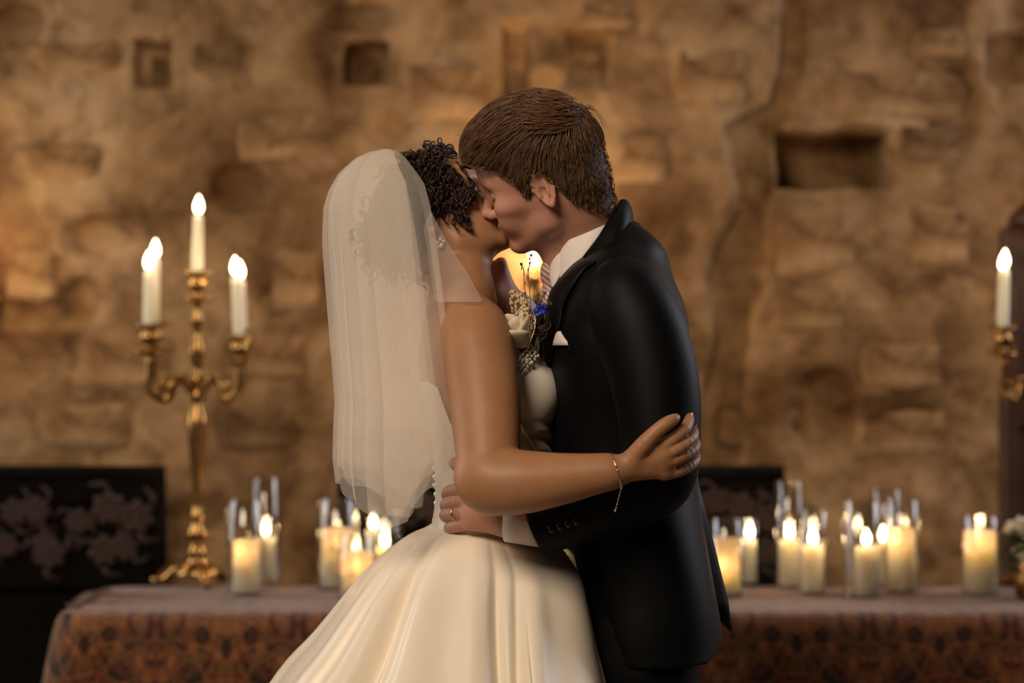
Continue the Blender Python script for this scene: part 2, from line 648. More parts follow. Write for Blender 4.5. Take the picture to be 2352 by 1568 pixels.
# tall red-brown stall end at the right border
t = empty('stall_end', (P(2420, 784, 2.42)[0], 2.42, 0))
tag(t, 'tall dark red-brown wooden stall end at the right border', 'panel')
hw = 0.145
top = P(0, 520, 2.42)[2]
MB().box((0, 0, top / 2), (hw, 0.03, top / 2), bev=0.01).build('panel_board', M['red_wood'], t, False)
for s in (-1, 1):
    MB().box((s * (hw - 0.02), -0.03, top / 2), (0.02, 0.02, top / 2 - 0.02), bev=0.006).build('stile', M['red_wood'], t, False)
for zz in (0.25, 0.7, 1.15, top - 0.06):
    MB().box((0, -0.03, zz), (hw - 0.02, 0.018, 0.035), bev=0.006).build('rail', M['red_wood'], t, False)
mb = MB()
mb.lathe([(0.12, 0), (0.125, 0.02), (0.10, 0.05), (0.06, 0.08), (0.045, 0.11), (0.06, 0.14), (0.05, 0.18), (0.015, 0.21), (0.0, 0.215)], 16, (0, 0, top))
mb.build('finial', M['red_wood'], t)

# ------------------------------------------------------------------ table and cloth
TZ = 0.718
TX0, TX1 = -1.07, 1.42
TY0, TY1 = 1.43, 2.09


def drape():
    """cloth lying on the table and falling to just above the floor, corners rounded"""
    cx, cy = (TX0 + TX1) / 2, (TY0 + TY1) / 2
    hx, hy, r = (TX1 - TX0) / 2, (TY1 - TY0) / 2, 0.10
    # perimeter, counter-clockwise, rounded rectangle
    per = []
    for qx, qy, a0 in ((1, -1, -90), (1, 1, 0), (-1, 1, 90), (-1, -1, 180)):
        for k in range(9):
            a = math.radians(a0 + 90 * k / 8)
            per.append((qx * (hx - r) + r * math.cos(a), qy * (hy - r) + r * math.sin(a), math.cos(a), math.sin(a)))
    fine = []
    for i in range(len(per)):
        p, q = per[i], per[(i + 1) % len(per)]
        L_ = math.hypot(q[0] - p[0], q[1] - p[1])
        n = max(1, int(L_ / 0.03))
        for k in range(n):
            fine.append(tuple(p[j] + (q[j] - p[j]) * k / n for j in range(4)))
    n = len(fine)
    v, f = [], []
    rows = [(-0.30, 0.0), (-0.12, 0.0), (-0.05, 0.0), (-0.022, -0.002), (-0.006, -0.009), (0.004, -0.024), (0.010, -0.06), (0.018, -0.14), (0.028, -0.26), (0.038, -0.42), (0.048, -0.58), (0.055, -0.69)]
    for off, dz in rows:
        for i, (x, y, nx_, ny_) in enumerate(fine):
            o_ = off
            if off > 0.004:
                arc = i * 0.03
                amp = min(1, -dz / 0.4) * 0.016
                o_ += amp * (math.sin(arc * 13 + 1.3 * math.sin(arc * 2.1)) + 0.5 * math.sin(arc * 31 + 2))
                cornery = abs(nx_ * ny_) * 2
                o_ += cornery * 0.07 * min(1, -dz / 0.5)
            if off <= -0.12:
                k = 1 - (-off) / 0.36
                xx, yy = x * (1 if off > -0.2 else 0.72), y * (0.6 if off > -0.2 else 0.25)
                v.append((cx + xx, cy + yy, TZ))
            else:
                v.append((cx + x + nx_ * o_, cy + y + ny_ * o_, TZ + dz))
    m_ = len(rows)
    for j in range(m_ - 1):
        for i in range(n):
            k = (i + 1) % n
            f.append((j * n + i, (j + 1) * n + i, (j + 1) * n + k, j * n + k))
    f.append(tuple(range(n)))
    me = mesh_data('tablecloth', v, f)
    return me


cl = obj('tablecloth', drape(), M['tapestry'])
tag(cl, 'rust and brown floral tapestry cloth draped over the long candle table', 'tablecloth')
md = cl.modifiers.new('thickness', 'SOLIDIFY')
md.thickness = 0.003
md.offset = -1
t = empty('trestle_table', ((TX0 + TX1) / 2, (TY0 + TY1) / 2, 0))
tag(t, 'long wooden table hidden under the floral tapestry cloth', 'table')
MB().box((0, 0, TZ - 0.022), ((TX1 - TX0) / 2 - 0.03, (TY1 - TY0) / 2 - 0.03, 0.015)).build('table_top', M['dark_wood'], t, False)
for sx in (-1, 1):
    for sy in (-1, 1):
        MB().box((sx * 1.1, sy * 0.24, (TZ - 0.037) / 2), (0.03, 0.03, (TZ - 0.037) / 2)).build('leg', M['dark_wood'], t, False)


# ------------------------------------------------------------------ candles
def flame_light(parent, loc, watts):
    d = bpy.data.lights.new('flame_light', 'POINT')
    d.energy = watts
    d.color = (1.0, 0.65, 0.34)
    d.shadow_soft_size = 0.012
    o = bpy.data.objects.new('flame_light', d)
    COL.objects.link(o)
    o.parent = parent
    o.location = loc


FLAME = MB().lathe([(0.0, 0.0), (0.0065, 0.004), (0.0100, 0.011), (0.0108, 0.017), (0.0095, 0.026), (0.0060, 0.036), (0.0018, 0.044), (0.0, 0.048)], 12).me('flame')
FLAME.materials.append(M['flame'])
WICK = MB().tube([(0, 0, -0.004), (0, 0, 0.005), (0.001, 0, 0.010)], 0.0011, 6).me('wick')
WICK.materials.append(M['wick'])


def pillar(px, base_py, wpx, top_py, flame_py, label, glass=None, watts=1.6, fpx=None):
    """pillar candle standing on the cloth; the flame burns in a sunk well; optional glass cylinder round it"""
    s = (CAM_H - TZ) / (base_py - 784)
    y = s * FPX - CAM_D
    x = (px - 1176) * s
    h = (base_py - top_py) * s
    r = wpx * s / 2
    zf = (base_py - flame_py) * s          # centre of the flame above the cloth
    well = min(max(zf - 0.022, 0.02), h - 0.004)
    t = empty('pillar_candle', (x, y, TZ))
    tag(t, label, 'candle', 'ivory pillar candles burning on the cloth table')
    sunk = h - well > 0.012
    z0 = 0.006 if glass else 0.001
    MB().lathe([(r * .97, z0), (r, z0 + 0.004), (r, well - 0.004), (r * .99, well), (0.004, well - 0.003)], 28).build('wax_body', M['wax'], t)
    if sunk:
        rw = r * 0.90
        MB().lathe([(r * .995, well - 0.006), (r * .995, h - 0.003), (r * .96, h), (rw, h - 0.003), (rw, well), (rw * .9, well - 0.001)], 28, cap=False).build('wax_rim', M['wax_shell'], t)
    fo = 0.0 if fpx is None else (fpx - px) * s
    obj('wick', WICK, None, t, loc=(fo, 0, well))
    obj('flame', FLAME, None, t, loc=(fo, 0, well + 0.004), scale=(.9, .9, .85))
    flame_light(t, (fo, 0, well + 0.024), watts)
    if glass:
        gx0, gx1, gtop, glabel = glass
        gr = (gx1 - gx0) * s / 2
        gh = (base_py - gtop) * s
        g = MB().lathe([(gr * .96, 0.001), (gr, 0.004), (gr, gh - 0.002), (gr - 0.002, gh), (gr - 0.004, gh - 0.002), (gr - 0.004, 0.0055), (0.0, 0.0052)], 40)
        o = g.build('glass_cylinder', M['glass'], loc=((((gx0 + gx1) / 2) - 1176) * s, y, TZ))
        tag(o, glabel, 'glass', 'clear glass cylinders around the candles')
    return t


pillar(566, 1366, 62, 1240, 1262, 'pillar candle with sunken flame in the front glass nearest the candelabra foot',
       (519, 607, 1148, 'clear glass cylinder nearest the foot of the left candelabra'), fpx=554)
pillar(610, 1340, 46, 1222, 1213, 'slim pillar candle in the tallest glass of the left side group',
       (575, 645, 1097, 'tallest narrow glass cylinder in the left side group'))
pillar(776, 1352, 76, 1214, 1238, 'pillar candle in the glass between the left group and the white skirt',
       (729, 822, 1147, 'clear glass cylinder between the left group and the white skirt'))
pillar(820, 1374, 80, 1268, 1296, 'low wide brightly glowing pillar candle at the left edge of the white skirt',
       (776, 864, 1226, 'short glass cylinder at the left edge of the white skirt'), watts=2.2)
pillar(884, 1345, 50, 1250, 1238, 'pillar candle half hidden behind the left slope of the white skirt',
       (846, 922, 1165, 'glass cylinder half hidden behind the left slope of the skirt'))
pillar(857, 1332, 34, 1208, 1198, 'small far pillar candle just below the veil hem')
pillar(1668, 1370, 66, 1236, 1292, 'pillar candle with low flame beside the tail of the black jacket',
       (1630, 1706, 1190, 'clear glass cylinder beside the tail of the black jacket'), watts=2.2, fpx=1660)
pillar(1722, 1342, 30, 1235, 1218, 'slim far pillar candle just right of the jacket tail',
       (1700, 1742, 1192, 'narrow far glass cylinder just right of the jacket tail'))
pillar(1813, 1350, 50, 1232, 1220, 'pillar candle in the tallest glass right of the groom',
       (1780, 1846, 1104, 'tallest narrow glass cylinder on the right side of the table'))
pillar(1867, 1363, 54, 1246, 1232, 'pillar candle in the shorter glass next to the tallest right glass',
       (1838, 1898, 1170, 'shorter glass cylinder next to the tallest one on the right'))
pillar(1990, 1371, 52, 1250, 1235, 'front pillar candle in the left glass of the right trio',
       (1936, 2022, 1150, 'wide front glass cylinder at the left of the right trio'))
pillar(2028, 1346, 40, 1240, 1226, 'far pillar candle in the middle glass of the right trio',
       (1998, 2072, 1120, 'tall far glass cylinder in the middle of the right trio'))
pillar(2070, 1361, 66, 1214, 1234, 'broad pillar candle in the right glass of the right trio',
       (2030, 2112, 1146, 'glass cylinder at the right of the right trio'), fpx=2060)
pillar(2251, 1366, 76, 1218, 1240, 'broad lone pillar candle near the right border',
       (2209, 2293, 1184, 'short glass cylinder standing alone near the right border'), watts=2.2)


# ------------------------------------------------------------------ candelabra
def candelabrum(name, x, y, rz, label, arm_angles, arm_len, arm_z, centre_z, candle_specs, foot=True):
    """five-light brass candelabrum; candle_specs = [(candle height, lean, label)], first = centre"""
    t = empty(name, (x, y, TZ))
    t.rotation_euler = (0, 0, rz)
    tag(t, label, 'candelabra')
    base = MB()
    base.lathe([(0.058, 0.028), (0.062, 0.036), (0.050, 0.046), (0.030, 0.060), (0.022, 0.075), (0.028, 0.085), (0.020, 0.098), (0.016, 0.12)], 24)
    base.build('base', M['brass'], t)
    for k in range(3):
        a = math.radians(-90 + 120 * k + 20)
        ca, sa = math.cos(a), math.sin(a)
        pts = spline([(0.03 * ca, 0.03 * sa, 0.045), (0.06 * ca, 0.06 * sa, 0.040), (0.085 * ca, 0.085 * sa, 0.018), (0.112 * ca, 0.112 * sa, 0.012), (0.118 * ca, 0.118 * sa, 0.022)], 5)
        MB().tube(pts, np.interp(np.linspace(0, 1, len(pts)), [0, .3, .8, 1], [0.014, 0.012, 0.010, 0.007]), 8).build('foot', M['brass'], t)
    st = MB()
    st.lathe([(0.016, 0.115), (0.024, 0.125), (0.026, 0.14), (0.016, 0.155), (0.013, 0.17), (0.020, 0.18), (0.013, 0.19), (0.011, 0.21), (0.014, 0.28), (0.022, 0.36), (0.028, 0.41),
              (0.026, 0.44), (0.016, 0.465), (0.014, 0.475), (0.024, 0.488), (0.014, 0.50), (0.016, 0.515), (0.028, 0.530), (0.016, 0.545),
              (0.013, 0.56), (0.018, 0.585), (0.021, 0.605), (0.015, 0.63), (0.009, 0.645), (0.009, 0.66), (0.017, 0.675), (0.017, 0.69), (0.010, 0.71), (0.008, centre_z - 0.076)], 20)
    st.build('stem', M['brass'], t)

    def socket(c):
        mb = MB()
        mb.lathe([(0.008, -0.078), (0.014, -0.072), (0.030, -0.069), (0.042, -0.066), (0.043, -0.062), (0.022, -0.059), (0.011, -0.052), (0.011, -0.046), (0.022, -0.036), (0.025, -0.024), (0.016, -0.012), (0.015, -0.008),
                  (0.034, 0.000), (0.037, 0.005), (0.029, 0.007), (0.0155, 0.003), (0.0155, -0.006), (0.0, -0.006)], 20, c)
        mb.build('candle_socket', M['brass'], t)

    socket((0, 0, centre_z))
    tops = [(0, 0, centre_z)]
    for a, ln, az in zip(arm_angles, arm_len, arm_z):
        ca, sa = math.cos(a), math.sin(a)
        pts = spline([(0.012, 0.50), (0.045, 0.535), (0.070, 0.520), (0.078, 0.490), (ln - 0.035, 0.480), (ln - 0.004, 0.510), (ln, az - 0.074)], 6)
        MB().tube([(q[0] * ca, q[0] * sa, q[1]) for q in pts], np.interp(np.linspace(0, 1, len(pts)), [0, .5, 1], [0.0115, 0.0105, 0.010]), 8).build('arm', M['brass'], t)
        # leafy scroll under the arm
        sc = spline([(0.06, 0.515), (0.078, 0.535), (0.094, 0.520), (0.088, 0.500), (0.076, 0.506)], 5)
        MB().tube([(q[0] * ca, q[0] * sa, q[1]) for q in sc], np.linspace(0.007, 0.004, len(sc)), 6).build('scroll', M['brass'], t)
        socket((ln * ca, ln * sa, az))
        tops.append((ln * ca, ln * sa, az))
    c, s_ = math.cos(rz), math.sin(rz)
    for (tx, ty, tz), (h, lean, lab, watts) in zip(tops, candle_specs):
        gx, gy, gz = x + tx * c - ty * s_, y + tx * s_ + ty * c, TZ + tz
        k = empty('taper_candle', (gx, gy, gz - 0.005))
        k.rotation_euler = (0, lean, 0)
        tag(k, lab, 'candle', 'ivory taper candles in the candelabra')
        MB().lathe([(0.0145, 0.0), (0.0150, 0.01), (0.0145, h * .35), (0.0128, h * .8), (0.0118, h - 0.006), (0.009, h - 0.001), (0.0, h)], 20).build('wax_body', M['wax'], k)
        obj('wick', WICK, None, k, loc=(0, 0, h))
        obj('flame', FLAME, None, k, loc=(0, 0, h + 0.003))
        flame_light(k, (0, 0, h + 0.024), watts)
    return t


def at_table(px, base_py):
    s = (CAM_H - TZ) / (base_py - 784)
    return (px - 1176) * s, s * FPX - CAM_D, s


x, y, s = at_table(453, 1346)
d = math.radians
ang = [d(180 + 24), d(180 - 24), d(-24), d(24)]
candelabrum('brass_candelabra', x, y, 0, 'tall five-light brass candelabra on the cloth at the left', ang, [0.128, 0.131, 0.124, 0.120], [0.668, 0.672, 0.640, 0.655], 0.803,
            [(0.158, 0.02, 'tall taper candle in the raised centre socket of the left candelabra', 1.6),
             (0.148, 0.0, 'front taper candle of the pair on the left arms of the left candelabra', 1.4),
             (0.178, 0.02, 'rear taper candle of the pair on the left arms of the left candelabra', 1.4),
             (0.162, -0.05, 'front taper candle on the right arm of the left candelabra', 1.4),
             (0.140, -0.03, 'rear taper candle hidden on the right arm of the left candelabra', 1.0)])
x, y, s = at_table(2398, 1346)
candelabrum('brass_candelabra', x, y, 0, 'brass candelabra cut by the right border of the picture', ang, [0.128, 0.108, 0.124, 0.120], [0.662, 0.676, 0.640, 0.655], 0.803,
            [(0.158, 0.0, 'centre taper candle of the candelabra at the right border', 1.4),
             (0.158, 0.03, 'lone visible taper candle on the left arm of the right border candelabra', 1.4),
             (0.140, 0.02, 'rear left taper candle of the right border candelabra', 1.0),
             (0.150, 0.0, 'front right taper candle of the right border candelabra', 1.0),
             (0.150, 0.0, 'rear right taper candle of the right border candelabra', 1.0)])


def wall_sconce(px, py, label, candle_label, watts):
    """brass wall bracket with one short candle; (px, py) = middle of its flame"""
    yw = WALL_Y - 0.19
    k = (CAM_D + yw) / FPX
    x, zf = (px - 1176) * k, CAM_H - (py - 784) * k
    z = zf - 0.072
    t = empty('wall_sconce', (x, yw, z))
    tag(t, label, 'sconce', 'brass wall sconces')
    MB().lathe([(0.0, -0.12), (0.030, -0.10), (0.042, -0.04), (0.030, 0.0), (0.010, 0.03), (0.0, 0.035)], 14).build('back_plate', M['brass'], t, loc=(0, 0.155, -0.03), scale=(1, .35, 1))
    MB().tube(spline([(0, 0.15, -0.08), (0, 0.08, -0.105), (0, 0.0, -0.07), (0, 0, -0.02)], 5), .009, 8).build('arm', M['brass'], t)
    MB().lathe([(0.006, -0.060), (0.014, -0.050), (0.010, -0.040), (0.018, -0.026), (0.012, -0.014), (0.032, -0.004), (0.036, 0.004), (0.018, 0.003), (0.018, 0.014), (0.016, 0.014), (0.0, 0.006)], 18).build('candle_cup', M['brass'], t)
    c = empty('sconce_candle', (x, yw, z + 0.007))
    tag(c, candle_label, 'candle', 'short candles in the wall sconces')
    MB().lathe([(0.014, 0.0), (0.0138, 0.025), (0.012, 0.040), (0.0, 0.042)], 18).build('wax_body', M['wax'], c)
    obj('wick', WICK, None, c, loc=(0, 0, 0.042))
    obj('flame', FLAME, None, c, loc=(0, 0, 0.045))
    flame_light(c, (0, 0, 0.068), watts)


wall_sconce(1226, 577, 'brass wall sconce seen between the two chins', 'short candle whose flame shows between the two chins', 46)
wall_sconce(-62, 566, 'brass wall sconce just beyond the left border', 'short candle just beyond the left border', 18)
wall_sconce(2480, 577, 'brass wall sconce just beyond the right border', 'short candle just beyond the right border', 5)

# ------------------------------------------------------------------ flowers at the right border
t = empty('flower_arrangement', (P(2376, 1330, 1.72)[0], 1.72, TZ))
tag(t, 'cream flowers with dark foliage at the right border of the table', 'flowers')
MB().lathe([(0.03, 0.001), (0.045, 0.01), (0.05, 0.05), (0.04, 0.08), (0.043, 0.09)], 16).build('pot', M['brass'], t)
r = random.Random(5)
leafm = MB()
lv = [(0, 0, 0), (0.012, 0.02, 0.003), (0.014, 0.04, 0.0), (0, 0.065, -0.008), (-0.014, 0.04, 0.0), (-0.012, 0.02, 0.003)]
leaf_me = mesh_data('leaf', lv, [(0, 1, 2, 5), (5, 2, 4), (4, 2, 3)])
leaf_me.materials.append(M['leaf'])
mb = MB()
for k in range(9):
    a = k * 2.4
    rr = 0.006 + 0.002 * k
    rot = Matrix.Rotation(a, 3, 'Z') @ Matrix.Rotation(0.5 + 0.07 * k, 3, 'Y')
    mb.ball((rr * math.cos(a), rr * math.sin(a), 0.02 - 0.001 * k), 0.014, 8, 5, (0.35, 1, 1.1), rot)
BLOOM = mb.me('bloom')
BLOOM.materials.append(M['cream_flower'])
for k in range(14):
    a = r.uniform(0, 6.28)
    rr = r.uniform(0.01, 0.075)
    obj('bloom', BLOOM, None, t, loc=(rr * math.cos(a), rr * math.sin(a), r.uniform(0.09, 0.185)), rot=(r.uniform(-.6, .6), r.uniform(-.6, .6), a), scale=[r.uniform(.8, 1.25)] * 3)
for k in range(34):
    a = r.uniform(0, 6.28)
    obj('leaf', leaf_me, None, t, loc=(0.03 * math.cos(a), 0.03 * math.sin(a), r.uniform(0.06, 0.15)), rot=(r.uniform(-.3, 1.0), 0, a - 1.57), scale=[r.uniform(.9, 1.4)] * 3)

from mathutils.bvhtree import BVHTree

# ================================================================== implicit surfaces for bodies and clothes
class Sdf:
    """smooth-blended distance field; ops = (f, lo, hi, k, mode)"""
    def __init__(s):
        s.ops = []

    def add(s, prim, k=0.004, mode='u', xf=None):
        f, lo, hi = prim
        lo, hi = np.array(lo, float), np.array(hi, float)
        if xf is not None:
            R, T, sc = np.array(xf[0], np.float32), np.array(xf[1], np.float32), np.float32(xf[2])
            cor = np.array([[(lo, hi)[a][0], (lo, hi)[b][1], (lo, hi)[c][2]] for a in (0, 1) for b in (0, 1) for c in (0, 1)])
            cor = cor * sc @ R.T + T
            lo, hi = cor.min(0), cor.max(0)
            g = f
            f = lambda p, g=g, R=R, T=T, sc=sc: g(((p - T) @ R) / sc) * sc
        s.ops.append((f, lo - k - 0.012, hi + k + 0.012, k, mode))
        return s

    def eval(s, p, lo=None, hi=None):
        d = np.full(len(p), 0.5, np.float32)
        ops = s.ops
        if lo is not None:
            if getattr(s, 'nb', 0) != len(ops):
                s.nb, s.bl, s.bh = len(ops), np.array([o[1] for o in ops]), np.array([o[2] for o in ops])
            ops = [ops[i] for i in np.flatnonzero(~((s.bl > hi).any(1) | (s.bh < lo).any(1)))]
        for f, l, h, k, mode in ops:
            v = f(p)
            if mode == 'u':
                if k > 0:
                    hh = np.clip(0.5 + 0.5 * (d - v) / k, 0, 1)
                    d = d + (v - d) * hh - k * hh * (1 - hh)
                else:
                    d = np.minimum(d, v)
            elif mode == 's':
                v = -v
                if k > 0:
                    hh = np.clip(0.5 - 0.5 * (d - v) / k, 0, 1)
                    d = d + (v - d) * hh + k * hh * (1 - hh)
                else:
                    d = np.maximum(d, v)
            elif mode == 'i':
                d = np.maximum(d, v)
            elif mode == 'd':
                d = d + v
        return d

    def grad(s, p, e=0.0015):
        g = np.stack([s.eval(p + np.eye(3)[i] * e) - s.eval(p - np.eye(3)[i] * e) for i in range(3)], 1)
        return g / (np.linalg.norm(g, axis=1, keepdims=True) + 1e-9)

    def cast(s, px, py, y0=-0.7, ymax=0.6):
        """where the camera ray through a pixel meets this surface"""
        o = Vector((0, -CAM_D, CAM_H))
        dr = (Vector(P(px, py, 0.0)) - o).normalized()
        hit = s.bvh.ray_cast(o, dr, CAM_D + ymax)[0]
        return None if hit is None else np.array(hit)

    def mesh(s, name, vox, mat, parent=None, adapt=0.002, lo=None, hi=None):
        fin = [o for o in s.ops if o[4] == 'u']
        if lo is None:
            lo = np.min([o[1] for o in fin], 0)
            hi = np.max([o[2] for o in fin], 0)
        B = 20
        nb = np.ceil((hi - lo) / (B * vox)).astype(int)
        ii = np.stack(np.meshgrid(*[np.arange(n) for n in nb], indexing='ij'), -1).reshape(-1, 3)
        cen = lo + (ii + 0.5) * B * vox
        dc = s.eval(cen)
        g = openvdb.FloatGrid(4 * vox)
        rad = B * vox * 0.5 * 1.733
        loc = np.stack(np.meshgrid(*[np.arange(B)] * 3, indexing='ij'), -1).reshape(-1, 3).astype(np.float32)
        lo32 = lo.astype(np.float32)
        for b, dd in zip(ii, dc):
            if dd > rad * 1.9 + 0.01:
                continue
            i0 = b * B
            if dd < -rad * 1.9 - 0.01:
                g.fill(tuple(int(q) for q in i0), tuple(int(q) for q in i0 + B - 1), -4 * vox, True)
                continue
            p = lo32 + (i0.astype(np.float32) + loc) * np.float32(vox)
            v = s.eval(p, p[0], p[-1])
            g.copyFromArray(np.clip(v, -4 * vox, 4 * vox).reshape(B, B, B).astype(np.float32), ijk=tuple(int(q) for q in i0))
        g.transform = openvdb.createLinearTransform(voxelSize=vox)
        pts, tri, quad = g.convertToPolygons(0.0, adapt)
        pts = pts + lo
        me = bpy.data.meshes.new(name)
        me.from_pydata(pts.tolist(), [], [tuple(q[::-1]) for q in quad.tolist()] + [tuple(q[::-1]) for q in tri.tolist()])
        me.polygons.foreach_set('use_smooth', [True] * len(me.polygons))
        me.update()
        s.bvh = BVHTree.FromPolygons(pts.tolist(), [tuple(q) for q in quad.tolist()] + [tuple(q) for q in tri.tolist()])
        return obj(name, me, mat, parent)


def cone(a, b, ra, rb, fl=None):
    a, b = np.array(a, np.float32), np.array(b, np.float32)
    ab = b - a
    L2 = max(float(ab @ ab), 1e-12)

    def f(p):
        t = np.clip((p - a) @ ab / L2, 0, 1)
        q = p - a - t[:, None] * ab
        return np.sqrt(np.einsum('ij,ij->i', q, q)) - (ra + (rb - ra) * t)
    r = max(ra, rb)
    return f, np.minimum(a, b) - r, np.maximum(a, b) + r


def ell(c, r, rot=None):
    c, r = np.array(c, np.float32), np.array(r, np.float32)
    R = np.eye(3, dtype=np.float32) if rot is None else np.array(rot, np.float32)

    def f(p):
        q = (p - c) @ R
        q = q / r
        k0 = np.sqrt(np.einsum('ij,ij->i', q, q))
        q = q / r
        k1 = np.sqrt(np.einsum('ij,ij->i', q, q)) + 1e-9
        return k0 * (k0 - 1) / k1
    m = r.max() if rot is not None else r
    return f, c - m, c + m


def plane(n, d):
    """keeps the side where n.p < d"""
    n = np.array(n, float)
    return (lambda p: p @ n - d), (-9, -9, -9), (9, 9, 9)


def func(f, lo=(-9, -9, -9), hi=(9, 9, 9)):
    return f, lo, hi


def loft(rows, power=2.2, infl=0.0):
    """rows = (z, cx, cy, rx, ry), z descending or ascending"""
    a = np.array(sorted(rows, key=lambda r: r[0]), float)
    z = a[:, 0]
    zz = np.linspace(z[0], z[-1], 200)
    fine = spline(a, 24)
    o = np.argsort(fine[:, 0])
    fine = fine[o]
    tab = [np.interp(zz, fine[:, 0], fine[:, j]) for j in range(1, 5)]

    def f(p):
        cx, cy, rx, ry = [np.interp(p[:, 2], zz, t) for t in tab]
        rx, ry = rx + infl, ry + infl
        q = (np.abs((p[:, 0] - cx) / rx) ** power + np.abs((p[:, 1] - cy) / ry) ** power) ** (1 / power)
        d = (q - 1) * np.minimum(rx, ry)
        return np.maximum(d, np.maximum(z[0] - p[:, 2], p[:, 2] - z[-1]))
    m = max(a[:, 3].max(), a[:, 4].max()) + infl
    lo = [(a[:, 1] - a[:, 3]).min() - infl, (a[:, 2] - a[:, 4]).min() - infl, z[0]]
    hi = [(a[:, 1] + a[:, 3]).max() + infl, (a[:, 2] + a[:, 4]).max() + infl, z[-1]]
    return f, lo, hi


def chain(S, pts, k=0.006, n=4, xf=None, first_k=None):
    """pts = rows (x, y, z, r): tapered smooth limb"""
    q = spline(pts, n)
    for i in range(len(q) - 1):
        S.add(cone(q[i][:3], q[i + 1][:3], max(q[i][3], .001), max(q[i + 1][3], .001)), (first_k if (i == 0 and first_k) else k), xf=xf)


def pz(px, py, y, r):
    return (*P(px, py, y), r)


def rot_xyz(roll, pitch, base, yaw):
    def rx(a):
        c, s = math.cos(a), math.sin(a)
        return np.array([[1, 0, 0], [0, c, -s], [0, s, c]])

    def ry(a):
        c, s = math.cos(a), math.sin(a)
        return np.array([[c, 0, s], [0, 1, 0], [-s, 0, c]])

    def rz(a):
        c, s = math.cos(a), math.sin(a)
        return np.array([[c, -s, 0], [s, c, 0], [0, 0, 1]])
    r = math.radians
    return rz(r(yaw)) @ rz(r(base)) @ ry(r(pitch)) @ rx(r(-roll))


# ------------------------------------------------------------------ heads (x forward, y to the person's left, z up; origin between the ears)
def head_ops(S, xf, fem=False, ear_sides=(1, -1)):
    A = lambda pr, k=0.006, mode='u': S.add(pr, k, mode, xf)
    A(ell((0.0, 0, .046), (.098, .077, .090)), 0.01)                        # skull
    A(ell((.030, 0, .055), (.069, .066, .070)), 0.02)                       # forehead
    A(ell((.036, 0, -.018), (.055, .058, .074)), 0.03)                      # face mass
    A(ell((-.035, 0, .0), (.058, .064, .055)), 0.03)                        # occiput
    for s in (1, -1):
        A(cone((.006, s * .049, -.012), (.012, s * .046, -.050), .017, .017), 0.02)    # ramus
        A(cone((.012, s * .046, -.050), (.078, s * .014, -.078), .016, .0145), 0.02)   # jaw line
        A(ell((.058, s * .046, -.004), (.030, .021, .017)), 0.018)          # cheekbone
        A(ell((.070, s * .034, -.030), (.022, .018, .022)), 0.02)           # cheek
        A(cone((.088, s * .010, .040), (.072, s * .045, .041), .0095, .008), 0.012)    # brow
    A(ell((.083, 0, -.079), (.0165, .019, .0145)), 0.016)                   # chin
    A(ell((.078, 0, -.042), (.024, .033, .026)), 0.016)                     # muzzle
    for s in (1, -1):
        A(ell((.094, s * .031, .020), (.017, .019, .012)), 0.012, 's')      # eye socket
        A(ell((.0735, s * .0325, .018), (.0145, .0155, .0125)), 0.004)      # closed lid over the eye
    # nose
    A(cone((.090, 0, .030), (.1135, 0, -.011), .0065, .0088), 0.010)
    A(ell((.1155, 0, -.0125), (.0085, .0095, .008)), 0.006)
    for s in (1, -1):
        A(ell((.103, s * .0125, -.0155), (.0115, .0072, .0082)), 0.005)
        A(ell((.107, s * .0075, -.0235), (.0062, .0036, .0045)), 0.003, 's')
    # lips
    A(ell((.0925, 0, -.0385), (.0125, .022, .0068)), 0.005)
    A(ell((.0925, 0, -.0505), (.0125, .020, .0078)), 0.005)
    for s in (1, -1):
        A(cone((.1065, 0, -.0445), (.090, s * .024, -.046), .0016, .0014), 0.003, 's')
    A(cone((.107, -.012, -.0635), (.107, .012, -.0635), .0075, .0075), 0.008, 's')
    if fem:
        A(ell((.066, 0, -.05), (.03, .037, .03)), 0.02)
    # closed-lid lash line
    for s in (1, -1):
        arc = [(.0855, s * .020, .0145), (.0880, s * .0275, .0105), (.0870, s * .036, .0100), (.0800, s * .0455, .0130)]
        for i in range(3):
            A(cone(arc[i], arc[i + 1], .0011, .0011), 0.002, 's')
    # ears
    for s in ear_sides:
        c, sn = math.cos(.22), math.sin(.22)
        R = np.array([[c, 0, sn], [0, 1, 0], [-sn, 0, c]])      # leaning back
        Rs = R @ np.array([[1, 0, 0], [0, math.cos(s * .32), -math.sin(s * .32)], [0, math.sin(s * .32), math.cos(s * .32)]])
        o = np.array((-.010, s * .0735, .004))
        q = lambda x, y, z: o + Rs @ np.array((x, s * y, z))
        A(ell(q(0, 0, 0), (.016, .005, .028), Rs), 0.006)
        ring = [(.012, .002, -.004), (.016, .005, .010), (.011, .006, .024), (-.001, .007, .030), (-.012, .007, .025), (-.017, .006, .012), (-.016, .005, -.003), (-.010, .004, -.016), (.001, .003, -.026), (.008, .002, -.020)]
        rr = [.003, .0034, .0036, .0036, .0036, .0034, .003, .003, .0055, .0035]
        for i in range(len(ring) - 1):
            A(cone(q(*ring[i]), q(*ring[i + 1]), rr[i], rr[i + 1]), 0.002)
        A(ell(q(.004, .006, -.004), (.0085, .008, .012), Rs), 0.003, 's')   # concha
        A(ell(q(.013, .002, -.004), (.0035, .004, .006), Rs), 0.003)        # tragus
        A(cone(q(-.004, .005, -.010), q(-.009, .006, .014), .0030, .0025), 0.003)   # antihelix


def place(R, sc, local, px, py, y):
    """origin of a head whose local landmark lies on this pixel at depth y"""
    return P(px, py, y) - R @ (np.array(local) * sc)


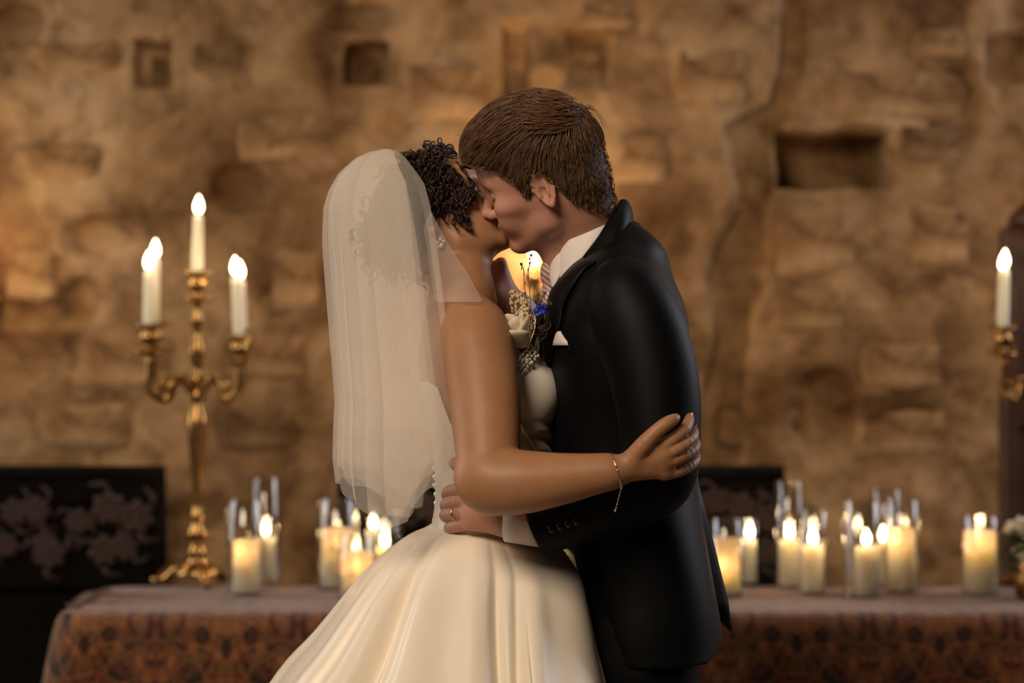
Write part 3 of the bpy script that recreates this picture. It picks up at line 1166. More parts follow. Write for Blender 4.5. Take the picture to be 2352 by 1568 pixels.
GR = rot_xyz(20, 19, 180, -16)
GS = 1.03
GT = place(GR, GS, (.084, 0, -.094), 1201, 576, 0.0)
GX = (GR, GT, GS)
BR = rot_xyz(12, -33, 0, -3)
BS = 0.98
BT = place(BR, BS, (.084, 0, -.094), 1172, 560, 0.028)
BX = (BR, BT, BS)


def gl(*p):
    return GR @ (np.array(p) * GS) + GT


def bl(*p):
    return BR @ (np.array(p) * BS) + BT


def to_px(q):
    s = FPX / (CAM_D + q[1])
    return (1176 + q[0] * s, 784 - (q[2] - CAM_H) * s)


# ------------------------------------------------------------------ materials of the couple
def skin_mat(name, col, col2, lip):
    m, nt, b = new_mat(name)
    co = objco(nt)
    f = noise_tex(nt, co, 14, 5, 0.6)
    L(nt, ramp(nt, f, [(0.3, col), (0.7, col2)]), b.inputs['Base Color'])
    b.inputs['Roughness'].default_value = 0.48
    b.inputs['Specular IOR Level'].default_value = 0.4
    b.inputs['Subsurface Weight'].default_value = 0.35
    b.inputs['Subsurface Radius'].default_value = (1.0, 0.35, 0.2)
    b.inputs['Subsurface Scale'].default_value = 0.006
    bump(nt, b, noise_tex(nt, co, 420, 3), 0.12, 0.002)
    return m


M['skin_g'] = skin_mat('fair_rosy_skin', (0.46, 0.225, 0.155), (0.54, 0.28, 0.20), None)
M['skin_b'] = skin_mat('tan_skin', (0.34, 0.165, 0.078), (0.41, 0.205, 0.102), None)


def fabric(name, col, rough, sheen, weave, wrinkle=0.0, spec=0.3):
    m, nt, b = new_mat(name)
    co = objco(nt)
    f = noise_tex(nt, co, 30, 4)
    L(nt, ramp(nt, f, [(0.3, tuple(c * .985 for c in col)), (0.7, tuple(min(1, c * 1.015) for c in col))]), b.inputs['Base Color'])
    b.inputs['Roughness'].default_value = rough
    b.inputs['Sheen Weight'].default_value = sheen
    b.inputs['Sheen Roughness'].default_value = 0.4
    b.inputs['Specular IOR Level'].default_value = spec
    bump(nt, b, noise_tex(nt, co, weave, 2), 0.15, 0.002)
    return m


M['suit'] = fabric('black_wool_suiting', (0.0030, 0.0031, 0.0036), 0.50, 0.015, 900, spec=0.11)
M['shirt'] = fabric('white_cotton', (0.80, 0.74, 0.70), 0.75, 0.2, 700)
M['satin'] = fabric('ivory_satin', (0.90, 0.80, 0.67), 0.27, 0.06, 1200, spec=0.5)
M['bodice'] = fabric('ivory_satin_bodice', (0.84, 0.76, 0.66), 0.32, 0.08, 1200, spec=0.5)
M['pocket'] = fabric('pale_pink_silk', (0.80, 0.66, 0.60), 0.5, 0.3, 600)
M['g_hair'] = simple('brown_hair', (0.14, 0.064, 0.027), 0.38, var=0.4, scale=60, spec=0.5)
M['g_hair_base'] = simple('brown_hair_roots', (0.055, 0.026, 0.012), 0.7, var=0.3, scale=60)
M['b_hair'] = simple('dark_curly_hair', (0.022, 0.010, 0.006), 0.42, var=0.3, scale=60, spec=0.35)
M['b_hair_base'] = simple('dark_hair_roots', (0.014, 0.007, 0.004), 0.85, var=0.3, scale=60, spec=0.1)
M['lash'] = simple('dark_lash', (0.015, 0.008, 0.005), 0.6)
M['silver'] = simple('silver_chain', (0.85, 0.72, 0.60), 0.2, metal=1.0)
M['gold'] = simple('gold_ring', (0.85, 0.60, 0.28), 0.2, metal=1.0)
M['pearl'] = simple('pearl_bead', (0.88, 0.85, 0.80), 0.12, metal=0.45, spec=1.0)
M['nail'] = simple('french_nail', (0.80, 0.62, 0.54), 0.2, spec=0.7)
M['button'] = simple('black_button', (0.012, 0.012, 0.012), 0.25)
M['blue_petal'] = simple('blue_petal', (0.012, 0.03, 0.30), 0.5, var=0.4, scale=90)
M['dried'] = simple('dried_brown_sprig', (0.10, 0.065, 0.03), 0.8, var=0.3)
M['pampas'] = simple('straw_frond', (0.62, 0.48, 0.29), 0.8, var=0.2)
M['rose'] = simple('cream_rose_petal', (0.80, 0.69, 0.52), 0.6, var=0.08, spec=0.3)


def tie_mat():
    m, nt, b = new_mat('striped_pink_tie')
    wv = N(nt, 'ShaderNodeTexWave')
    wv.inputs['Scale'].default_value = 42
    wv.inputs['Distortion'].default_value = 0.3
    mp = N(nt, 'ShaderNodeMapping')
    mp.inputs['Rotation'].default_value = (0, 0.9, 0)
    L(nt, objco(nt), mp.inputs[0])
    L(nt, mp.outputs[0], wv.inputs[0])
    L(nt, ramp(nt, wv.outputs[0], [(0.35, (0.62, 0.46, 0.40)), (0.6, (0.30, 0.17, 0.14))]), b.inputs['Base Color'])
    b.inputs['Roughness'].default_value = 0.5
    return m


M['tie'] = tie_mat()


def tulle():
    m, nt, b = new_mat('ivory_tulle')
    nt.nodes.remove(b)
    tr = N(nt, 'ShaderNodeBsdfTranslucent')
    df = N(nt, 'ShaderNodeBsdfDiffuse')
    tp = N(nt, 'ShaderNodeBsdfTransparent')
    col = ramp(nt, noise_tex(nt, objco(nt), 160, 2), [(0.3, (0.92, 0.84, 0.75)), (0.7, (0.97, 0.90, 0.82))])
    for n in (tr, df):
        L(nt, col, n.inputs[0])
    a = N(nt, 'ShaderNodeMixShader')
    a.inputs[0].default_value = 0.6
    L(nt, tr.outputs[0], a.inputs[1])
    L(nt, df.outputs[0], a.inputs[2])
    c = N(nt, 'ShaderNodeMixShader')
    c.inputs[0].default_value = 0.33
    L(nt, tp.outputs[0], c.inputs[1])
    L(nt, a.outputs[0], c.inputs[2])
    L(nt, c.outputs[0], nt.nodes['Material Output'].inputs[0])
    return m


M['tulle'] = tulle()


# ================================================================== the groom
groom = empty('person', (P(1440, 784)[0], 0.0, 0.0))
GO = np.array(groom.location)
tag(groom, 'person with short brown hair in a black suit leaning down to kiss', 'person')


def child(o, root):
    """keep world coordinates of a mesh built in world space under a root that stands on the floor"""
    o.parent = root
    o.matrix_parent_inverse = Matrix.Translation(-Vector(root.location))
    return o


# --- rows of the jacket: pixel row, front pixel, back pixel, half width
JR = [(520, 1400, 1462, .060), (560, 1362, 1500, .105), (610, 1312, 1533, .150), (660, 1270, 1560, .183), (740, 1250, 1579, .200), (800, 1246, 1585, .203),
      (880, 1253, 1583, .196), (960, 1264, 1578, .184), (1040, 1270, 1586, .178), (1120, 1282, 1600, .180), (1200, 1302, 1614, .188), (1300, 1322, 1630, .196),
      (1400, 1338, 1646, .200), (1500, 1352, 1662, .203)]


def torso_rows(rows, dx=0.0, dw=0.0, y=0.0):
    out = []
    for py, a, b_, hw in rows:
        pa, pb = P(a, py, y), P(b_, py, y)
        out.append((pa[2], (pa[0] + pb[0]) / 2, y, (pb[0] - pa[0]) / 2 - dx, hw - dw))
    return out


G_SH, G_EL, G_WR = (1450, 700, -.185), (1512, 1075, -.235), (1165, 1192, -.165)
F_SH, F_EL, F_WR = (1430, 700, .185), (1345, 905, .235), (1178, 712, .150)


def groom_body():
    S = Sdf()
    S.add(loft(torso_rows(JR[:11], .018, .02), 2.3), 0)
    # hips and legs
    S.add(loft([(0.99, .222, 0, .085, .145), (0.90, .222, 0, .09, .155), (0.80, .222, 0, .088, .150)], 2.2), 0.02)
    for s in (-1, 1):
        chain(S, [(.222, s * .085, .86, .085), (.222, s * .09, .62, .072), (.238, s * .095, .47, .056), (.240, s * .095, .30, .052), (.240, s * .095, .09, .038)], 0.02, 3)
        S.add(ell((.185, s * .10, .045), (.12, .045, .042)), 0.02)
    # neck
    chain(S, [(*gl(-.030, 0, .0), .054), (*gl(-.030, 0, -.050), .053), (*P(1368, 545), .055), (*P(1410, 620), .065)], 0.02, 3)
    chain(S, [(*gl(.03, 0, -.055), .030), (*P(1300, 565), .030), (*P(1335, 640), .035)], 0.035, 3)
    head_ops(S, GX)
    # near arm and hand (on the waist of the bride)
    chain(S, [pz(*G_SH, .056), pz(1495, 900, -.23, .050), pz(*G_EL, .042), pz(1350, 1150, -.215, .038), pz(*G_WR, .027)], 0.012)
    S.add(cone(P(1165, 1191, -.163), P(1128, 1172, -.158), .025, .026), 0.015)
    S.add(cone(P(1165, 1186, -.163), P(1092, 1136, -.150), .022, .020), 0.015)
    S.add(cone(P(1165, 1191, -.163), P(1090, 1172, -.150), .022, .021), 0.015)
    S.add(cone(P(1165, 1195, -.163), P(1086, 1194, -.148), .020, .018), 0.015)
    for pts in ([(1092, 1126, -.152, .0125), (1060, 1124, -.142, .0118), (1032, 1130, -.118, .0112), (1027, 1140, -.090, .0095)],
                [(1088, 1148, -.152, .0125), (1054, 1152, -.140, .0118), (1028, 1158, -.114, .0112), (1024, 1164, -.085, .0095)],
                [(1086, 1172, -.150, .0122), (1052, 1178, -.138, .0115), (1026, 1182, -.112, .0108), (1024, 1186, -.085, .0092)],
                [(1086, 1194, -.146, .0115), (1058, 1205, -.136, .0105), (1036, 1211, -.114, .0098), (1030, 1214, -.092, .0085)]):
        chain(S, [pz(*q) for q in pts], 0.003, 3, first_k=0.010)
    chain(S, [pz(1130, 1150, -.165, .016), pz(1096, 1104, -.158, .0135), pz(1066, 1078, -.150, .0118), pz(1044, 1063, -.140, .0098)], 0.004, 3, first_k=0.012)
    # far arm, hand cupping the far side of the neck
    chain(S, [pz(*F_SH, .055), pz(1390, 820, .225, .050), pz(*F_EL, .042), pz(1250, 800, .19, .036), pz(*F_WR, .029)], 0.012)
    S.add(cone(P(1172, 704, .145), P(1138, 640, .115), .027, .024), 0.015)
    S.add(cone(P(1168, 700, .140), P(1128, 672, .105), .026, .025), 0.015)
    S.add(cone(P(1152, 650, .12), P(1150, 606, .105), .018, .012), 0.010)
    for k in range(4):
        chain(S, [pz(1130, 615 + 22 * k, .118, .0115), pz(1100, 600 + 24 * k, .112, .0108), pz(1070, 596 + 25 * k, .090, .0100), pz(1055, 598 + 25 * k, .062, .0088)], 0.003, 3, first_k=0.010)
    S.add(plane((0, 0, -1), 0.0), 0, 'i')
    return S


GB = groom_body()
gbody = child(GB.mesh('body', 0.0020, M['skin_g'], adapt=0.0025), groom)


def fold_noise(p, amp, f1=9.0):
    x, y, z = p[:, 0], p[:, 1], p[:, 2]
    return amp * (np.sin(f1 * (z * 2.2 + x * 1.3) + 2.2 * np.sin(7 * y + 5 * x)) * 0.6 + 0.4 * np.sin(f1 * 2.3 * (z - x * .6) + 3 * np.sin(9 * z + 4 * y)))


def groom_jacket(sleeves=False):
    S = Sdf()
    if not sleeves:
        S.add(loft(torso_rows(JR), 2.35), 0)
        for s in (-1, 1):
            S.add(cone(P(1445, 595, s * .06), P(1445, 672, s * .160), .045, .056), 0.04)
        S.add(cone(P(1425, 555, 0), P(1440, 612, 0), .038, .055), 0.03)
    arms = [(-1, [pz(1440, 690, -.178, .070), pz(1482, 800, -.205, .071), pz(1508, 900, -.222, .068), pz(1520, 1000, -.230, .063), pz(1512, 1085, -.232, .060), pz(1430, 1140, -.222, .056), pz(1320, 1178, -.200, .050), pz(1226, 1206, -.175, .045)]),
            (1, [pz(1430, 690, .178, .068), pz(1395, 810, .215, .066), pz(1350, 905, .232, .060), pz(1255, 808, .192, .052), pz(1196, 735, .160, .044)])]
    for s, pts in arms:
        if sleeves and s > 0:
            continue
        if not sleeves and s < 0:
            continue
        chain(S, pts, 0.01, 5)
        a, b_ = (np.array(pts[-2][:3]), np.array(pts[-1][:3]))
        n = (b_ - a) / np.linalg.norm(b_ - a)
        if s < 0:
            n = np.array([-.906, 0.1, -.42])
            n /= np.linalg.norm(n)
        S.add((lambda p, n=n, b_=b_: np.where(np.linalg.norm(p - b_, axis=1) < .11, (p - b_) @ n, -1.0), b_ - .12, b_ + .12), 0, 'i')
    c_ = P(1500, 600, -.05)
    S.add(func(lambda p: fold_noise(p, 0.0022 if not sleeves else 0.0045) - (0.0045 * np.exp(-((p - c_) ** 2).sum(1) / .011) * np.sin(95 * (p[:, 2] + .45 * p[:, 0]) + 2.5 * np.sin(22 * p[:, 0])) if not sleeves else 0)), 0, 'd')
    if not sleeves:
        h0 = P(1600, 1500)

        def hem(p):
            px = 1176 + p[:, 0] * 1330
            zl = np.interp(px, [1200, 1605, 1660, 1720], [P(0, 1502)[2], P(0, 1498)[2], P(0, 1458)[2], P(0, 1415)[2]])
            return zl - p[:, 2]
        S.add(func(hem), 0, 'i')
        S.add(plane((0, 0, -1), -P(0, 1503)[2]), 0, 'i')
    return S


GJ = groom_jacket()
jacket = child(GJ.mesh('jacket', 0.0032, M['suit'], adapt=0.002), groom)
GA = groom_jacket(True)
sleeve = GA.mesh('sleeve', 0.0026, M['suit'], adapt=0.002)
child(sleeve, jacket)
sleeve.matrix_parent_inverse = Matrix.Identity(4)
jacket.matrix_parent_inverse = Matrix.Translation(-Vector(groom.location))


def sub(o, part):
    """o was built in world space; part itself is an identity-placed child"""
    o.parent = part
    return o


def sheet(name, grid, mat, parent, thick=0.004, subd=0, offset=1.0):
    """grid[j][i] = world points -> solid sheet"""
    nj, ni = len(grid), len(grid[0])
    v = [p for row in grid for p in row]
    f = [(j * ni + i, j * ni + i + 1, (j + 1) * ni + i + 1, (j + 1) * ni + i) for j in range(nj - 1) for i in range(ni - 1)]
    o = obj(name, mesh_data(name, v, f), mat)
    if thick:
        m_ = o.modifiers.new('thickness', 'SOLIDIFY')
        m_.thickness = thick
        m_.offset = offset
    if subd:
        m_ = o.modifiers.new('smooth', 'SUBSURF')
        m_.levels = m_.render_levels = subd
    return o


# far back flap of the vented jacket
fl_rows = []
for py, a, b_ in ((1080, 1590, 1598), (1180, 1606, 1624), (1280, 1622, 1648), (1380, 1640, 1673), (1416, 1649, 1682)):
    fl_rows.append([P(a + (b_ - a) * k / 3, py + (0 if py < 1400 else k * 11.5), 0.03 + 0.02 * k / 3) for k in range(4)])
sub(sheet('vent_flap', fl_rows, M['suit'], None, 0.005), jacket)

# trousers and shoes
S = Sdf()
S.add(loft([(1.00, .216, 0, .098, .160), (0.90, .220, 0, .103, .172), (0.80, .220, 0, .103, .172)], 2.2), 0.0)
for s in (-1, 1):
    chain(S, [(.220, s * .085, .86, .098), (.218, s * .09, .62, .090), (.225, s * .095, .45, .080), (.232, s * .095, .25, .076), (.236, s * .095, .075, .074)], 0.02, 4)
S.add(func(lambda p: fold_noise(p, 0.003)), 0, 'd')
S.add(plane((0, 0, -1), -0.035), 0, 'i')
child(S.mesh('trousers', 0.005, M['suit']), groom)
for s in (-1, 1):
    S = Sdf()
    S.add(ell((.19, s * .10, .052), (.150, .052, .05)), 0)
    S.add(ell((.13, s * .10, .035), (.10, .050, .035)), 0.02)
    S.add(plane((0, 0, -1), 0.0), 0, 'i')
    child(S.mesh('shoe', 0.005, M['button']), groom)


# shirt collar: band between two tilted rings
def ring(cx, cy, ax, ay, b_, a0=0, a1=360, n=40):
    c = P(cx, cy)
    A_ = P(cx + ax, cy + ay) - c
    B_ = np.array([0, b_, 0])
    return [c + A_ * math.cos(math.radians(t)) + B_ * math.sin(math.radians(t)) for t in np.linspace(a0, a1, n)]


r0 = ring(1327, 519, 60, -74, .068, -170, 170)
r1 = ring(1337, 549, 71, -86, .080, -170, 170)
r2 = ring(1346, 582, 77, -98, .090, -170, 170)
child(sheet('shirt_collar', [r0, r1, r2], M['shirt'], None, 0.004, 1), groom)
# collar point reaching to the tie, and shirt front strip
c0 = [P(1276, 560, -.040), P(1284, 580, -.050), P(1300, 600, -.06)]
c1 = [P(1264, 596, -.030), P(1268, 620, -.040), P(1282, 640, -.055)]
c2 = [P(1259, 625, -.020), P(1261, 650, -.03), P(1268, 672, -.045)]
child(sheet('shirt_front', [c0, c1, c2], M['shirt'], None, 0.003, 1), groom)
# tie: knot and blade
S = Sdf()
S.add(ell(P(1264, 622, -.004), (.017, .020, .022)), 0)
S.add(cone(P(1262, 640, -.004), P(1263, 690, -.004), .011, .014), 0.01)
S.add(cone(P(1263, 690, -.004), P(1285, 800, -.004), .014, .018), 0.01)
child(S.mesh('tie', 0.002, M['tie']), groom)
# jacket collar: rolled band
j0 = ring(1352, 572, 70, -114, .094, -150, 150)
j1 = ring(1361, 580, 79, -126, .104, -150, 150)
j2 = ring(1370, 606, 84, -126, .120, -150, 150)
j3 = ring(1376, 632, 80, -124, .130, -150, 150)
sub(sheet('jacket_collar', [j0, j1, j2, j3], M['suit'], None, 0.005, 2), jacket)
# lapel on the near side, laid on the jacket front
inn = [(1338, 590), (1300, 628), (1268, 672), (1258, 720), (1254, 780), (1256, 850)]
out = [(1372, 600), (1342, 622), (1302, 690), (1290, 740), (1278, 790), (1262, 850)]
g = []
for a, b_ in zip(spline(inn, 4), spline(out, 4)):
    row = []
    for k in range(5):
        q = a + (b_ - a) * k / 4
        h = GJ.cast(q[0], q[1])
        if h is None:
            h = P(q[0], q[1], -.10)
        row.append(h + np.array([-.004, -.007 - .004 * math.sin(math.pi * k / 4), 0.0]))
    g.append(row)
sub(sheet('lapel', g, M['suit'], None, 0.004), jacket)
# shirt cuffs
def cuff(c0, c1, r0_, r1_):
    a, b_ = np.array(c0), np.array(c1)
    t = (b_ - a) / np.linalg.norm(b_ - a)
    u = np.cross(t, [0, 1, 0]); u /= np.linalg.norm(u)
    w_ = np.cross(t, u)
    rows = []
    for k in range(4):
        c = a + (b_ - a) * k / 3
        r_ = r0_ + (r1_ - r0_) * k / 3
        rows.append([c + (u * math.cos(q) + w_ * math.sin(q)) * r_ for q in np.linspace(0, 2 * math.pi, 33)])
    return sheet('shirt_cuff', rows, M['shirt'], None, 0.003)


child(cuff(P(1250, 1202, -.178), P(1166, 1193, -.164), .037, .0345), groom)
child(cuff(P(1205, 745, .165), P(1172, 704, .148), .036, .034), groom)
# sleeve buttons
for px, py in ((1268, 1214), (1287, 1208), (1306, 1202), (1325, 1197)):
    h = GA.cast(px, py)
    mb = MB().ball((0, 0, 0), 0.0068, 12, 6, (1, 0.45, 1))
    o = mb.build('sleeve_button', M['button'], loc=tuple(h + np.array([0, -.002, 0])))
    sub(o, jacket)
# pocket and handkerchief
h0, h1 = GJ.cast(1254, 797), GJ.cast(1308, 797)
pk = [[h0 + (h1 - h0) * k / 4 + np.array([0, -.003, dz]) for k in range(5)] for dz in (0.006, -0.012)]
sub(sheet('breast_pocket', pk, M['suit'], None, 0.003), jacket)
hk = []
for t_, wd in ((0.0, 1.0), (0.3, 0.85), (0.6, 0.55), (0.85, 0.28), (1.0, 0.10)):
    row = []
    for k in range(7):
        u = k / 6 - 0.5
        px = 1281 + u * 52 * wd + (3 * t_)
        py = 793 - t_ * 31 + 3 * abs(u) * t_
        h = GJ.cast(px, py)
        h = h if h is not None else P(px, py, -.15)
        row.append(h + np.array([0, -.005 - .006 * math.cos(u * 3.0), 0.0]))
    hk.append(row)
child(sheet('pocket_square', hk, M['pocket'], None, 0.003), groom)

# ---- groom's hair: solid undercap and combed strands
HL = [(-.13, -.074), (-.080, -.070), (-.060, -.054), (-.044, -.028), (-.030, .010), (-.016, .040), (.004, .043), (.012, .012), (.017, .000), (.026, .008), (.034, .042), (.055, .062), (.075, .068), (.10, .074), (.14, .075)]
hlx, hlz = np.array([q[0] for q in HL]), np.array([q[1] for q in HL])


def g_hair(grow=0.0):
    S = Sdf()
    A = lambda pr, k=0.01, mode='u': S.add(pr, k, mode)
    A(ell((-.006, 0, .052), (.106 + grow, .083 + grow, .100 + grow)), 0)
    A(ell((.026, .004, .094), (.068 + grow, .064 + grow, .052 + grow)), 0.03)
    A(ell((.068, .016, .094), (.032 + grow, .044 + grow, .031 + grow)), 0.03)
    A(ell((.082, .028, .080), (.015 + grow, .030 + grow, .020 + grow)), 0.02)
    A(cone((-.034, 0, -.01), (-.032, 0, -.085), .0655 + grow, .0570 + grow), 0.015)
    A(ell((-.036, 0, .0), (.063 + grow, .068 + grow, .060 + grow)), 0.02)
    S.add(func(lambda p: np.interp(p[:, 0], hlx, hlz) + .02 * np.clip((p[:, 0] - .05) / .05, 0, 1) * np.clip(-p[:, 1] / .05, -1, 1) * -1 - p[:, 2]), 0, 'i')
    return S


def world_mesh(o, xf):
    R, T, sc = xf
    n = len(o.data.vertices)
    a = np.empty(n * 3, np.float32)
    o.data.vertices.foreach_get('co', a)
    a = a.reshape(-1, 3) * sc @ R.T + T
    o.data.vertices.foreach_set('co', a.astype(np.float32).ravel())
    o.data.update()
    return o


HG = g_hair()
cap = HG.mesh('hair', 0.0025, M['g_hair_base'])
pts = np.empty(len(cap.data.vertices) * 3, np.float32)
cap.data.vertices.foreach_get('co', pts)
pts = pts.reshape(-1, 3).astype(float)
child(world_mesh(cap, GX), groom)


def strands(name, roots, S, dirf, lenf, lift, rad, steps, mat, xf, parent, seed=1):
    """combed strands that hug a surface: three-sided tapering hairs in one mesh"""
    rs = np.random.RandomState(seed)
    p = roots.copy()
    n = len(p)
    Ls = lenf(p) * rs.uniform(.75, 1.15, n)
    path = [p.copy()]
    jit = rs.normal(0, .16, (n, 3))
    h = rs.uniform(-.002, 1, n) * lift
    for k in range(steps):
        g = S.grad(p)
        d = dirf(p) + jit
        d = d - g * (d * g).sum(1, keepdims=True)
        d /= np.linalg.norm(d, axis=1, keepdims=True) + 1e-9
        p = p + d * (Ls / steps)[:, None]
        g = S.grad(p)
        dd = S.eval(p)
        tgt = h * min(1, (k + 1) / 3)
        p = p - g * np.clip(dd - tgt, -.006, .006)[:, None]
        path.append(p.copy())
    path = np.array(path)                                # steps+1, n, 3
    R, T, sc = xf
    path = path * sc @ R.T + T
    V, F = [], []
    tang = np.gradient(path, axis=0)
    ref = np.array([0.3, 0.5, 0.8])
    u = np.cross(tang, ref); u /= np.linalg.norm(u, axis=2, keepdims=True) + 1e-9
    v = np.cross(tang, u); v /= np.linalg.norm(v, axis=2, keepdims=True) + 1e-9
    m = steps + 1
    tp = np.interp(np.linspace(0, 1, m), [0, .2, .7, 1], [.7, 1, .8, .15]) * rad
    rr = tp[:, None] * rs.uniform(.6, 1.3, n)[None]
    verts = np.stack([path + rr[..., None] * (u * math.cos(a) + v * math.sin(a)) for a in (0, 2.094, 4.189)], 2)  # m,n,3,3
    verts = verts.transpose(1, 0, 2, 3).reshape(-1, 3)
    base = np.arange(n)[:, None, None] * (m * 3)
    jj = np.arange(m - 1)[None, :, None] * 3
    kk = np.arange(3)[None, None, :]
    k2 = (kk + 1) % 3
    q = np.stack([base + jj + kk, base + jj + k2, base + jj + 3 + k2, base + jj + 3 + kk], -1).reshape(-1, 4)
    me = bpy.data.meshes.new(name)
    me.from_pydata(verts.tolist(), [], q.tolist())
    me.polygons.foreach_set('use_smooth', [True] * len(me.polygons))
    me.update()
    o = tag(obj(name, me, mat), kind='stuff')
    return child(o, parent)


W = np.array([-.070, .030, .112])


def g_dir(p):
    rad_ = p - W
    dist = np.linalg.norm(rad_, axis=1, keepdims=True)
    rad_ = rad_ / (dist + 1e-6)
    top = np.clip((p[:, 2:3] - .05) / .06, 0, 1)
    sweep = np.array([1.0, .55, -.15])
    down = np.stack([0.35 * np.ones(len(p)), 0 * p[:, 0], -np.ones(len(p))], 1)
    return rad_ * .8 + sweep * top * .8 + down * (1 - top) * .9


rs = np.random.RandomState(3)
sel = pts[rs.randint(0, len(pts), 5200)]
sel = sel[np.interp(sel[:, 0], hlx, hlz) < sel[:, 2] + .004]
strands('hair_strands', sel, HG, g_dir, lambda p: np.interp(p[:, 2], [-.05, .02, .05, .08, .12], [.009, .010, .020, .048, .070]), .007, .00075, 9, M['g_hair'], GX, groom)
wr = pts[(np.linalg.norm(pts - W, axis=1) < .045)]
wr = wr[rs.randint(0, len(wr), 700)]
strands('crown_strands', wr, HG, lambda p: np.array([1.0, .25, .15]) + 14 * np.cross(p - W, [-.55, 0, .83]), lambda p: np.full(len(p), .045), .009, .00075, 9, M['g_hair'], GX, groom, 5)
# loose wisps of the fringe, falling from the front of the hair
yf = gl(.085, .030, .085)[1]
mb = MB()
for path in ([(1112, 318), (1086, 336), (1076, 358), (1080, 384)], [(1120, 330), (1094, 348), (1086, 368), (1092, 392)], [(1104, 306), (1080, 322), (1070, 344), (1072, 366)],
             [(1130, 350), (1108, 364), (1100, 380), (1106, 400)], [(1140, 362), (1124, 376), (1120, 392), (1128, 402)], [(1100, 300), (1082, 306), (1066, 312), (1050, 308)],
             [(1210, 240), (1180, 238), (1150, 248), (1128, 262)], [(1340, 245), (1362, 250), (1380, 268), (1390, 290)], [(1300, 232), (1316, 222), (1322, 232)], [(1350, 250), (1352, 240), (1364, 246)],
             [(1160, 262), (1130, 272), (1104, 290), (1088, 306)], [(1150, 376), (1142, 388), (1146, 400), (1156, 404)]):
    for k in range(4):
        q = [P(px + (k - 1.5) * 3.0, py + (k % 2) * 3, yf - .012 + .006 * k) for px, py in spline(path, 5)]
        mb.tube(q, [.0011 * (1 - .8 * i / len(q)) * (1, .7, .8, .5)[k] for i in range(len(q))], 4)
tag(child(mb.build('fringe_wisps', M['g_hair']), groom), kind='stuff')
# brow and lash of the near eye
for nm, arc, rad_ in (('eyebrow', [(.092, .014, .038), (.0905, .026, .0445), (.084, .038, .0450), (.074, .047, .0400)], .0026),
                      ('eyelashes', [(.0865, .022, .0130), (.0890, .029, .0095), (.0885, .036, .0090), (.0825, .0445, .0115)], .0011)):
    for s in (1, -1):
        q = spline([gl(a, b_ * s, c) for a, b_, c in arc], 4)
        child(MB().tube(q, [rad_ * (.5 + math.sin(math.pi * i / (len(q) - 1))) * .66 for i in range(len(q))], 6).build(nm, M['g_hair_base']), groom)
# ring on the near hand
q = P(1048, 1179, -.136)
a_ = P(1058, 1177, -.138) - P(1040, 1180, -.128)
a_ = Vector(a_).normalized()
u = a_.orthogonal().normalized()
v_ = a_.cross(u)
child(MB().tube([Vector(q) + (u * math.cos(t) + v_ * math.sin(t)) * .0128 for t in np.linspace(0, 2 * math.pi, 25)], .0014, 6, cap=False).build('wedding_ring', M['gold']), groom)

# ================================================================== the bride
bride = empty('person', (P(1100, 784)[0], 0.0, 0.0))
tag(bride, 'person with dark curly hair in an ivory satin gown and long veil', 'person')

BROWS = [(690, 1008, 1100, .055), (725, 985, 1140, .110), (765, 968, 1168, .150), (810, 962, 1196, .162), (870, 968, 1222, .158), (930, 982, 1226, .148), (1000, 998, 1216, .136),
         (1080, 1006, 1206, .124), (1150, 1007, 1206, .122), (1210, 1000, 1215, .130), (1300, 985, 1235, .155), (1420, 975, 1240, .170), (1560, 990, 1235, .160)]


